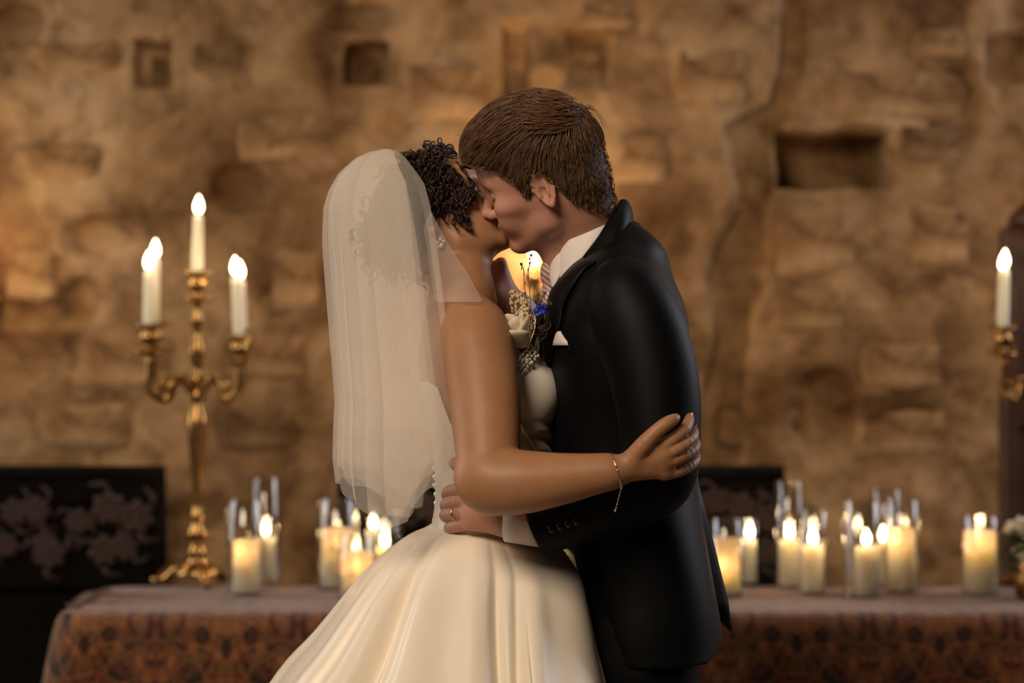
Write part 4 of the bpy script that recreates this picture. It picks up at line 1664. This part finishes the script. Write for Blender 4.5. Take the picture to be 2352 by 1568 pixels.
def bride_body():
    S = Sdf()
    S.add(loft(torso_rows(BROWS), 2.15), 0)
    for s in (-1, 1):
        chain(S, [(-.055, s * .075, .80, .085), (-.055, s * .08, .52, .062), (-.06, s * .08, .30, .052), (-.06, s * .08, .10, .034)], 0.02, 3)
        S.add(ell((-.02, s * .08, .055), (.09, .035, .03)), 0.02)
    # neck and collar bones
    chain(S, [(*bl(-.022, 0, -.005), .050), (*bl(-.024, 0, -.055), .046), (*P(1062, 645, .005), .044), (*P(1058, 725, 0), .058)], 0.02, 3)
    chain(S, [(*bl(.020, 0, -.062), .027), (*P(1072, 650, .01), .024), (*P(1080, 720, 0), .03)], 0.02, 3)
    for s in (-1, 1):
        S.add(cone(P(1066, 705, s * .03), P(1092, 752, s * .150), .040, .050), 0.035)
        S.add(ell(P(1212, 898, s * .072), (.050, .058, .056)), 0.03)         # bust
    head_ops(S, BX, True)
    # near arm reaching round the groom
    chain(S, [pz(1092, 762, -.160, .052), pz(1106, 850, -.195, .0545), pz(1115, 940, -.232, .0515), pz(1120, 1030, -.268, .0465), pz(1122, 1096, -.292, .0430)], 0.014, 5)
    chain(S, [pz(1106, 1100, -.292, .0400), pz(1150, 1108, -.302, .0425), pz(1215, 1106, -.312, .0400), pz(1300, 1098, -.322, .0310), pz(1370, 1087, -.330, .0225), pz(1420, 1081, -.333, .0178)], 0.018, 5)
    S.add(cone(P(1106, 1128, -.288), P(1120, 1136, -.29), .020, .022), 0.025)  # elbow point
    # hand
    S.add(cone(P(1430, 1076, -.333), P(1500, 1030, -.330), .0150, .0165), 0.008)
    S.add(cone(P(1430, 1080, -.333), P(1518, 1050, -.328), .0160, .0172), 0.008)
    S.add(cone(P(1430, 1084, -.333), P(1524, 1076, -.322), .0155, .0152), 0.008)
    for pts in ([(1510, 1030, -.334, .0112), (1547, 1008, -.334, .0100), (1572, 987, -.324, .0094), (1581, 970, -.300, .0086), (1584, 958, -.276, .0072)],
                [(1519, 1047, -.334, .0112), (1559, 1029, -.332, .0100), (1586, 1009, -.314, .0094), (1593, 995, -.285, .0086), (1592, 986, -.260, .0072)],
                [(1524, 1065, -.330, .0108), (1562, 1051, -.326, .0097), (1590, 1034, -.306, .0091), (1597, 1022, -.278, .0084), (1597, 1012, -.254, .0070)],
                [(1526, 1088, -.322, .0098), (1560, 1082, -.316, .0088), (1587, 1068, -.300, .0082), (1598, 1056, -.278, .0075), (1599, 1047, -.260, .0064)]):
        chain(S, [pz(*q) for q in pts], 0.0015, 3, first_k=0.008)
    chain(S, [pz(1444, 1062, -.338, .0140), pz(1474, 1026, -.346, .0135), pz(1507, 991, -.350, .0108), pz(1532, 972, -.348, .0100), pz(1552, 960, -.342, .0074)], 0.003, 3, first_k=0.014)
    # far arm round the groom's far side
    chain(S, [pz(1092, 762, .160, .050), pz(1130, 880, .225, .046), pz(1210, 985, .275, .038), pz(1330, 960, .285, .032), pz(1440, 930, .275, .021)], 0.014, 4)
    S.add(cone(P(1440, 930, .275), P(1505, 915, .262), .02, .017), 0.012)
    for k in range(4):
        chain(S, [pz(1500, 905 + 14 * k, .262, .0105), pz(1540, 895 + 16 * k, .248, .0098), pz(1565, 892 + 17 * k, .220, .0085)], 0.003, 3, first_k=0.010)
    chain(S, [pz(1455, 920, .27, .015), pz(1490, 885, .262, .0115), pz(1515, 870, .25, .009)], 0.004, 3, first_k=0.012)
    S.add(plane((0, 0, -1), -0.025), 0, 'i')
    return S


BB = bride_body()
bbody = child(BB.mesh('body', 0.0020, M['skin_b'], adapt=0.0025), bride)

# ---- bodice: satin shell over the torso, cut straight at the back and in cups at the front
S = Sdf()
S.add(loft(torso_rows([(810, 962, 1206, .162), (870, 968, 1240, .158), (930, 982, 1262, .150), (1000, 998, 1264, .140), (1080, 1006, 1262, .128), (1150, 1007, 1245, .124), (1214, 998, 1222, .130)], -.006, -.006), 2.15), 0)
for s in (-1, 1):
    S.add(ell(P(1214, 900, s * .072), (.058, .064, .062)), 0.02)
tx = np.array([P(q, 0)[0] for q in (960, 985, 1012, 1035, 1060, 1110, 1180, 1215, 1260)])
tz = np.array([P(0, q)[2] for q in (880, 872, 888, 955, 1010, 985, 880, 822, 812)])
S.add(func(lambda p: p[:, 2] - np.interp(p[:, 0], tx, tz)), 0, 'i')


def ruche(p):
    t = np.clip((P(0, 950)[2] - p[:, 2]) / .04, 0, 1) * np.clip((p[:, 0] - P(1150, 0)[0]) / .04, 0, 1)
    return -0.0045 * t * np.sin(190 * (p[:, 2] + .55 * p[:, 0]) + 6 * np.sin(20 * p[:, 1]))


S.add(func(ruche), 0, 'd')
BD = S
bodice = child(S.mesh('bodice', 0.0025, M['bodice'], adapt=0.001), bride)
# boning seams on the visible front of the bodice
for a, b_ in (((1190, 965), (1246, 1056)),):
    q = []
    for k in range(9):
        h = BD.cast(a[0] + (b_[0] - a[0]) * k / 8, a[1] + (b_[1] - a[1]) * k / 8, -.5)
        if h is not None:
            q.append(h + np.array([0, -.001, 0]))
    if len(q) > 3:
        sub(MB().tube(q, .0028, 6).build('boning', M['satin']), bodice)
# pearl buttons down the back
for k in range(7):
    py = 1075 + k * 20
    q = P(1001 + (3 if k > 2 else 0) - (4 if k > 5 else 0), py, -.012)
    sub(MB().ball(q, .0062, 10, 6).build('pearl_button', M['pearl']), bodice)

# ---- skirt: pleated satin ball gown
def skirt():
    cx, cz = P(1105, 0)[0], P(0, 1205)[2]
    zs = [P(0, q)[2] for q in (1196, 1212, 1230, 1260, 1300, 1370, 1470, 1568)] + [.60, .42, .22, .06, .012]
    left = [.078, .098, .128, .158, .190, .232, .290, .352, .44, .53, .62, .69, .705]
    right = [.078, .090, .112, .150, .186, .202, .218, .234, .250, .24, .25, .26, .262]
    dep = [.124, .134, .152, .182, .214, .258, .312, .362, .43, .50, .56, .61, .62]
    fz, fx = [.0, .25, .45, .62, .80, .90, 1.0], [.148, .148, .136, .120, .110, .100, .086]
    tab = spline([(a, b_, c, d) for a, b_, c, d in zip(zs, left, right, dep)], 4)
    n = 720
    rr = random.Random(11)
    # folds: column at the lower border of the photograph, half width, height, lean of the lip
    folds = []
    for px, wd, hh, ln in ((655, .10, .5, 1), (735, .12, 1.0, 1), (812, .09, .55, 1), (905, .15, 1.1, -1), (1010, .16, .35, 1), (1112, .11, .9, 1), (1232, .10, .75, -1), (1325, .17, .35, 1)):
        xr = (px - 1098) / 1456
        folds.append((2 * math.pi - math.acos(max(-.999, min(.999, xr / (.352 if xr < 0 else .215)))), wd, hh, ln))
    for k in range(8):
        folds.append((.15 + k * .38, rr.uniform(.08, .14), rr.uniform(.5, 1.0), rr.choice((-1, 1))))
    v, f = [], []
    for (z, a_l, a_r, b_) in tab:
        t = max(0.0, min(1.0, (cz - z) / .30))
        t2 = (cz - z)
        for i in range(n):
            ph = 2 * math.pi * i / n
            c, s = math.cos(ph), math.sin(ph)
            a = a_r if c > 0 else a_l
            # squarer on the right where the groom stands
            pw = 2.0 if c < 0 else 2.6
            r_ = 1.0 / ((abs(c) ** pw + abs(s) ** pw) ** (1 / pw))
            x, y = a * c * r_, b_ * s * r_
            o = 0.0
            for pf, wd, hh, ln in folds:
                q = ph - pf + .10 * math.sin(7 * (z - .9) + pf * 3) * hh * .5
                if abs(q) < .7:
                    # rounded crest with a tucked valley on its lee side
                    o += hh * (math.exp(-(q / wd) ** 2) - .75 * math.exp(-((q - ln * 1.25 * wd) / (.42 * wd)) ** 2))
            amp = (.013 + .095 * t2) * max(0.0, min(1.0, (cz - z) / .10))
            rad = math.hypot(x, y)
            o = amp * o + .004 * t * math.sin(5 * ph + 9 * z)
            if c > .35:
                o *= .6
            X, Y = cx + x * (1 + o / rad), y * (1 + o / rad)
            xf = np.interp(z, fz, fx)                                      # the groom stands here
            lim = .225 - (.225 - xf) * max(0.0, 1 - (abs(Y) / .205) ** 2.3) ** .43 if abs(Y) < .205 else 9.0
            v.append((min(X, lim), Y, z))
    m_ = len(tab)
    for j in range(m_ - 1):
        for i in range(n):
            k = (i + 1) % n
            f.append((j * n + i, (j + 1) * n + i, (j + 1) * n + k, j * n + k))
    return mesh_data('skirt', v, f)


sk = child(obj('skirt', skirt(), M['satin']), bride)
md = sk.modifiers.new('thickness', 'SOLIDIFY')
md.thickness = 0.003
md.offset = -1
for s in (-1, 1):
    S = Sdf()
    S.add(cone((-.055, s * .08, .06), (.05, s * .08, .028), .036, .030), 0)
    S.add(plane((0, 0, -1), 0.0), 0, 'i')
    child(S.mesh('shoe', 0.004, M['satin']), bride)

# ---- beaded strap
r = random.Random(4)
beads = MB()
cnt = 0
for i in range(10):
    for j in range(4):
        t = i / 9
        px = 1186 + 42 * t + (j - 1.5) * 7.4 * .75 + r.uniform(-1.5, 1.5)
        py = 850 - 46 * t + (j - 1.5) * 7.4 + r.uniform(-1.5, 1.5)
        h = P(px, py, -.137 + .012 * t)
        beads.ball(h + np.array([0, -.004, 0]), r.uniform(.0024, .0038), 10, 6)
tag(child(beads.build('beaded_strap', M['pearl']), bride), kind='stuff')

# ---- hair: undercap, bun and curls
S = Sdf()
S.add(ell((-.010, 0, .048), (.104, .083, .092)), 0)
S.add(ell((.036, 0, .082), (.060, .068, .048)), 0.03)
S.add(ell((-.036, 0, .0), (.066, .070, .055)), 0.02)
S.add(ell((-.098, 0, .030), (.046, .052, .056)), 0.02)
for s_ in (-1, 1):
    S.add(ell((-.010, s_ * .074, .012), (.034, .020, .036)), 0.012)
bx = np.array([-.15, -.05, -.04, -.030, .012, .026, .045, .065, .085, .14])
bz = np.array([-.050, -.050, -.040, -.026, .002, .026, .060, .086, .100, .110])
S.add(func(lambda p: np.interp(p[:, 0], bx, bz) - p[:, 2]), 0, 'i')
HB = S
hb_cap = S.mesh('hair', 0.003, M['b_hair_base'])
q = np.empty(len(hb_cap.data.vertices) * 3, np.float32)
hb_cap.data.vertices.foreach_get('co', q)
bpts = q.reshape(-1, 3).astype(float)
child(world_mesh(hb_cap, BX), bride)


def curl(mb, root, d0, length, turns, rad, thick, rs):
    """spiral lock: root, first direction, then falling with gravity (all in world space)"""
    p = np.array(root)
    d = np.array(d0) / np.linalg.norm(d0)
    n = max(12, int(turns * 13))
    ph = rs.uniform(0, 6.28)
    pts, rr = [], []
    for k in range(n + 1):
        t = k / n
        dd = d * (1 - t * .8) + np.array([0.15, 0, -1.0]) * t * .8
        dd /= np.linalg.norm(dd)
        p = p + dd * length / n
        u = np.cross(dd, [0.2, 1, 0.1]); u /= np.linalg.norm(u)
        w_ = np.cross(dd, u)
        a = ph + turns * 2 * math.pi * t
        R_ = rad * min(1, t * 4)
        pts.append(p + (u * math.cos(a) + w_ * math.sin(a)) * R_)
        rr.append(thick * (.4 + 1.0 * math.sin(math.pi * min(1, .12 + t * .86))))
    mb.tube(pts, rr, 5)


rs = np.random.RandomState(8)
mb = MB()
front = bpts[(bpts[:, 0] > -.02) & (bpts[:, 0] < .066) & (bpts[:, 2] > .022) & (bpts[:, 1] < .07)]
for k in range(430):
    p0 = front[rs.randint(len(front))]
    g = HB.grad(p0[None])[0]
    d_ = g * .30 + np.array([.25, -.10, -.4]) + rs.normal(0, .35, 3)
    curl(mb, bl(*p0), BR @ d_, rs.uniform(.020, .040), rs.uniform(1.0, 1.9), rs.uniform(.0035, .0080), rs.uniform(.0007, .0019), rs)
bk = bpts[(bpts[:, 0] < -.02)]
for k in range(110):
    p0 = bk[rs.randint(len(bk))]
    g = HB.grad(p0[None])[0]
    curl(mb, bl(*p0), BR @ (g * .35 + rs.normal(0, .5, 3)), rs.uniform(.025, .045), rs.uniform(1, 2), rs.uniform(.004, .007), rs.uniform(.0012, .0022), rs)
tag(child(mb.build('curls', M['b_hair']), bride), kind='stuff')
mb = MB()
# locks that fall in front of the cheek, drawn from the photograph
for path, th in (([(1010, 400), (1035, 425), (1052, 455), (1064, 480), (1070, 505), (1076, 528), (1086, 526)], .0022),
                 ([(1015, 395), (1046, 430), (1066, 452), (1078, 470), (1090, 462), (1094, 445), (1084, 430), (1072, 428)], .0018),
                 ([(1030, 380), (1060, 410), (1074, 432), (1072, 455), (1060, 470), (1066, 490), (1078, 500)], .0020),
                 ([(1005, 410), (1020, 440), (1016, 462), (1026, 480), (1018, 500), (1028, 515)], .0014),
                 ([(1020, 420), (1038, 450), (1034, 475), (1046, 495), (1042, 515), (1052, 530)], .0013),
                 ([(1035, 425), (1050, 450), (1046, 470), (1058, 488), (1056, 510), (1070, 524)], .0017),
                 ([(1040, 400), (1062, 430), (1080, 445), (1074, 465), (1064, 478), (1072, 498), (1080, 515)], .0021),
                 ([(1050, 372), (1066, 392), (1080, 412), (1088, 432), (1082, 448), (1070, 446)], .0018),
                 ([(1044, 388), (1058, 408), (1052, 428), (1064, 444), (1058, 462), (1068, 478)], .0019),
                 ([(1026, 400), (1042, 420), (1036, 440), (1050, 456), (1044, 476), (1058, 492), (1054, 508), (1064, 520)], .0018),
                 ([(1012, 420), (1026, 436), (1022, 456), (1034, 468), (1030, 488)], .0014),
                 ([(1000, 430), (1008, 455), (1004, 475), (1012, 495)], .0013)):
    for rep_ in range(3):
        pts_ = []
        for k, (px, py) in enumerate(spline(path, 5)):
            px += (rep_ - 1) * 3.0 + 2.0 * math.sin(k * .9 + rep_ * 2)
            py += (rep_ - 1) * 2.0
            h = BB.cast(px, py, -.4)
            y = (h[1] if h is not None and h[1] < .03 else -.05) - .006 - .003 * rep_ - .004 * math.sin(k * 1.1)
            y = max(y, -.105)
            pts_.append(P(px, py, y))
        th_ = th * (1, .7, .8)[rep_]
        mb.tube(pts_, [th_ * (.6 + .7 * math.sin(math.pi * (k + 1) / (len(pts_) + 1))) for k in range(len(pts_))], 6)
child(mb.build('face_framing_curls', M['b_hair']), bride)
for nm, arc, rad_ in (('eyebrow', [(.092, .014, .039), (.0905, .026, .0460), (.083, .038, .0460), (.073, .047, .0405)], .0022),
                      ('eyelashes', [(.0870, .022, .0125), (.0900, .029, .0085), (.0895, .036, .0078), (.0835, .0450, .0105)], .0014)):
    for s in (1, -1):
        q = spline([bl(a, b_ * s, c) for a, b_, c in arc], 4)
        child(MB().tube(q, [rad_ * (.5 + math.sin(math.pi * i / (len(q) - 1))) * .66 for i in range(len(q))], 6).build(nm, M['lash']), bride)

# ---- earring, bracelet, nails
er = empty('earring', (0, 0, 0), bride)
er.matrix_parent_inverse = Matrix.Translation(-Vector(bride.location))
h = BB.cast(1012, 548, -.4)
h = h if h is not None else P(1012, 548, -.07)
for dx, dy, rr_ in ((0, 0, .0042), (-7, 8, .003), (7, 6, .003), (2, 15, .0052), (-5, 18, .0028)):
    q = P(1012 + dx, 548 + dy, h[1] - .008)
    MB().ball(q, rr_, 10, 6).build('pearl', M['pearl'], er)
br = empty('bracelet', (0, 0, 0), bride)
br.matrix_parent_inverse = Matrix.Translation(-Vector(bride.location))
c0, c1 = P(1410, 1079, -.333), P(1424, 1077, -.333)
ax = Vector(c1 - c0).normalized()
u = Vector((0, 0, 1)); u = (u - ax * u.dot(ax)).normalized()
v_ = ax.cross(u)
loop = []
for t in np.linspace(0, 2 * math.pi, 49):
    d_ = u * math.cos(t) + v_ * math.sin(t)
    c_ = Vector(c0) + ax * (.008 * (1 - math.cos(t)) * .5)
    hit = BB.bvh.ray_cast(c_ + d_ * .07, -d_, .07)[0]
    rad_ = (hit - c_).length if hit is not None else .022
    loop.append(c_ + d_ * (min(rad_, .032) + .0012 + .0015 * (math.cos(t) < -.5)))
MB().tube(loop, .0010, 5, cap=False).build('chain', M['silver'], br)
bot = min(loop, key=lambda q: q[2] + q[1] * .5)
MB().ball(bot, .0026, 8, 5).build('clasp', M['silver'], br)
mb = MB()
for k in range(12):
    mb.ball(Vector(bot) + Vector((-.0009 * k, -.001, -.0034 * k)), .0009 + (.0006 if k == 11 else 0), 6, 4, (1, 1, 1.4))
mb.build('extender_chain', M['silver'], br)
mb = MB()
for k in range(3):
    mb.ball(loop[8 + k * 2], .0017, 6, 4, (1, 1, 1.8))
mb.build('charm', M['silver'], br)
for px, py, y, dx, dz in ((1553, 962, -.346, .72, .55), (1586, 957, -.284, .35, .75), (1594, 982, -.262, .35, .6), (1599, 1008, -.256, .35, .6), (1601, 1045, -.262, .4, .6)):
    d_ = Vector((dx, .15, dz)).normalized()
    rot = d_.to_track_quat('X', 'Z').to_matrix()
    n_ = MB().ball(P(px, py, y), .0075, 10, 6, (1.05, .62, .28), rot).build('fingernail', M['nail'])
    child(n_, bride)

# ---- veil
VT = [(343, 880, 900, .010), (352, 846, 928, .035), (366, 818, 940, .060), (400, 783, 957, .095), (440, 762, 972, .115), (480, 752, 987, .128), (550, 752, 1003, .142), (650, 760, 1018, .160),
      (750, 768, 1031, .182), (850, 777, 1045, .205), (920, 783, 1053, .222), (980, 780, 1061, .235), (1050, 779, 1064, .240), (1110, 787, 1062, .240), (1190, 800, 1060, .235)]
vt = np.array(VT, float)
HEM = [(770, 1100), (790, 1108), (845, 1150), (885, 1182), (925, 1186), (945, 1178), (975, 1120), (1000, 1090), (1030, 1052), (1050, 1032), (1066, 1010), (1100, 1005)]


def veil(scale, seed, hemfn, th0, th1, ripple, top=343, nrow=70, ncol=360, short=0):
    v, f = [], []
    ths = np.linspace(math.radians(th0), math.radians(th1), ncol)
    for j in range(nrow):
        for i, th in enumerate(ths):
            c, s = math.cos(th), math.sin(th)
            # pixel column of this strip near the hem decides how far down it hangs
            l_, r_ = np.interp(1060, vt[:, 0], vt[:, 1]), np.interp(1060, vt[:, 0], vt[:, 2])
            colpx = (l_ + r_ + 40) / 2 + (r_ + 40 - l_) / 2 * c
            hem = hemfn(colpx, th)
            t = j / (nrow - 1)
            py = top + (hem - top) * (t ** 1.25)
            L_, R_, b_ = (np.interp(py, vt[:, 0], vt[:, q]) for q in (1, 2, 3))
            R_ += 40 * min(1, max(0, (py - 350) / 80))
            q = 0.5 * ((L_ + R_) / 2 - 900) * 0
            ccx, a = (L_ + R_) / 2, (R_ - L_) / 2 * scale
            k = min(1, (py - top) / 240)
            nf = 10
            ph = nf * th + 1.6 * math.sin(2.3 * th + seed) + seed * 2 + .0008 * py * math.sin(3 * th + seed)
            am = (.55 + .45 * math.sin(5.7 * th + seed * 3)) * k
            th2 = th + am * .125 * math.sin(ph) + .012 * k * math.sin(31 * th + seed)
            c, s = math.cos(th2), math.sin(th2)
            rip = ripple * am * (math.cos(ph) + .25 * math.sin(2 * ph + 1)) + .012 * k * math.sin(4 * th + py * .004 + seed)
            base = P(ccx, py, 0)
            rad = 1 + rip
            ax_ = a * (CAM_D / FPX)
            sp_ = math.copysign(abs(s) ** .38, s)
            v.append((base[0] + ax_ * c * rad, b_ * scale * sp_ * (1 + rip), base[2]))
    for j in range(nrow - 1):
        for i in range(ncol - 1):
            f.append((j * ncol + i, j * ncol + i + 1, (j + 1) * ncol + i + 1, (j + 1) * ncol + i))
    return mesh_data('veil', v, f)


hx, hy = [q[0] for q in HEM], [q[1] for q in HEM]


def hem_out(px, th):
    return float(np.interp(px, hx, hy)) + 5 * math.sin(th * 9)


def hem_in(px, th):
    return float(np.interp(px, hx, hy)) - 34 + 12 * math.sin(th * 7 + 1)


VO = child(obj('veil', veil(1.0, 0.4, hem_out, -39, -321, .052), M['tulle']), bride)
inner = obj('veil_underlayer', veil(.93, 2.1, hem_in, -62, -298, .034, ncol=200), M['tulle'])
sub(inner, VO)
gather = obj('veil_gather', veil(.965, 4.7, lambda px, th: float(np.interp(px, hx, hy)) - 14 + 8 * math.sin(th * 8), -64, -121, .030, ncol=150), M['tulle'])
sub(gather, VO)
# the loose front corner lying on the shoulder
g = []
for k in range(13):
    t = k / 12
    py = 485 + 208 * t
    lft = np.interp(py, vt[:, 0], vt[:, 2]) - 25
    rgt = np.interp(py, [485, 560, 620, 694], [990, 1030, 1070, 1112])
    row = []
    for i in range(9):
        u_ = i / 8
        px = (lft + (rgt - 3 - lft) * max(0, 1 - t * 6)) * (1 - u_) + rgt * u_
        h = BB.cast(px, py + 4 * u_ * t, -.45)
        yb = (h[1] if h is not None and h[1] < .05 else -.06) - .010 - .02 * (1 - u_)
        row.append(P(px, py, min(yb, -.075 - .05 * t * (1 - u_))))
    g.append(row)
sub(sheet('veil_corner', g, M['tulle'], None, 0, 1), VO)

# ================================================================== boutonniere on the groom's lapel
bo = empty('boutonniere', (0, 0, 0), groom)
bo.matrix_parent_inverse = Matrix.Translation(-Vector(groom.location))
YB = -.150
# rose: nested cupped petals
rc = P(1193, 764, YB)
for k in range(9):
    a = k * 2.4
    lay = k // 3
    mb = MB()
    v, f = [], []
    R_ = (.012, .018, .023)[lay]
    for j in range(6):
        for i in range(7):
            u_, t = i / 6 - .5, j / 5
            an = a + u_ * (2.3 - .2 * lay)
            rr = R_ * (0.35 + .85 * math.sin(min(1, t * .95) * 1.45)) * (1 + .10 * t * t)
            zz = -.020 + t * (.048 - .006 * lay) - .010 * (abs(u_) * 2) ** 2 * t
            v.append((rr * math.cos(an), rr * math.sin(an), zz))
    for j in range(5):
        for i in range(6):
            f.append((j * 7 + i, j * 7 + i + 1, j * 7 + 8 + i, j * 7 + 7 + i))
    o = obj('rose_petal', mesh_data('rose_petal', v, f), M['rose'], bo, loc=tuple(rc), rot=(.35, -.35, 0), scale=(1.15, 1.15, 1.25))
    m_ = o.modifiers.new('t', 'SOLIDIFY'); m_.thickness = .0012
# blue flower
mb = MB()
rs = np.random.RandomState(2)
for k in range(9):
    a = k * 2.4
    rr = .004 + .0009 * k
    rot = Matrix.Rotation(a, 3, 'Y') @ Matrix.Rotation(.6, 3, 'Z')
    mb.ball(P(1241, 711, YB - .012) + np.array([rr * math.cos(a), -.002 * (k % 3), rr * math.sin(a) * .8]), .0060, 8, 5, (1, .4, .75), rot)
mb.build('blue_flower', M['blue_petal'], bo)
# tall thin sprigs
for path in ([(1222, 745), (1219, 700), (1216, 660), (1213, 625), (1219, 600), (1220, 586)], [(1216, 740), (1210, 690), (1204, 650), (1203, 620), (1197, 606)], [(1236, 735), (1240, 700), (1246, 680), (1252, 672)],
             [(1240, 735), (1252, 705), (1262, 694), (1267, 698)], [(1228, 740), (1234, 700), (1232, 680), (1236, 676)]):
    mb = MB()
    pts_ = [P(px, py, YB - .004) for px, py in spline(path, 5)]
    mb.tube(pts_, .0007, 5)
    for k in range(4, len(pts_), 3):
        mb.ball(pts_[k] + np.array([rs.uniform(-.004, .004), 0, 0]), .0018, 6, 4, (.7, .7, 1.5))
    mb.ball(pts_[-1], .0026, 6, 4)
    mb.build('dried_sprig', M['dried'], bo)
# straw frond arching to the left
for path in ([(1215, 745), (1208, 712), (1196, 690), (1182, 676), (1174, 690), (1178, 715)], [(1213, 742), (1206, 705), (1194, 684), (1180, 670), (1172, 674)],
             [(1216, 748), (1209, 720), (1200, 700), (1190, 692), (1184, 702), (1188, 722)], [(1213, 735), (1213, 705), (1206, 690), (1196, 678)]):
    mb = MB()
    for k, q in enumerate(spline(path, 8)):
        for _ in range(2):
            mb.ball(P(q[0] + rs.normal(0, 1.6), q[1] + rs.normal(0, 1.6), YB + .006 + rs.normal(0, .002)), .0019, 5, 4, (1, 1, 1.3))
    mb.build('straw_frond', M['pampas'], bo)
# wiry brown cluster and seed heads
mb = MB()
for k in range(44):
    c = P(1237 + rs.normal(0, 11), 750 + rs.normal(0, 18), YB - .004 + rs.normal(0, .006))
    R_ = rs.uniform(.004, .011)
    ax1 = rs.normal(0, 1, 3); ax1 /= np.linalg.norm(ax1)
    ax2 = np.cross(ax1, rs.normal(0, 1, 3)); ax2 /= np.linalg.norm(ax2)
    mb.tube([c + R_ * (ax1 * math.cos(t) + ax2 * math.sin(t)) for t in np.linspace(0, rs.uniform(3, 6), 14)], .0006, 4)
mb.build('curled_wire_sprig', M['dried'], bo)
mb = MB()
for k in range(70):
    mb.ball(P(1218 + rs.normal(0, 9), 736 + rs.normal(0, 15), YB - .002 + rs.normal(0, .005)), rs.uniform(.0016, .0034), 6, 4)
mb.build('seed_heads', M['pampas'], bo)
mb = MB()
for k in range(10):
    a = P(1236, 760, YB)
    mb.tube([a, P(1236 + rs.normal(0, 4), 800 + 14 * rs.rand(), YB - .006)], .0009, 5)
mb.build('stems', M['dried'], bo)
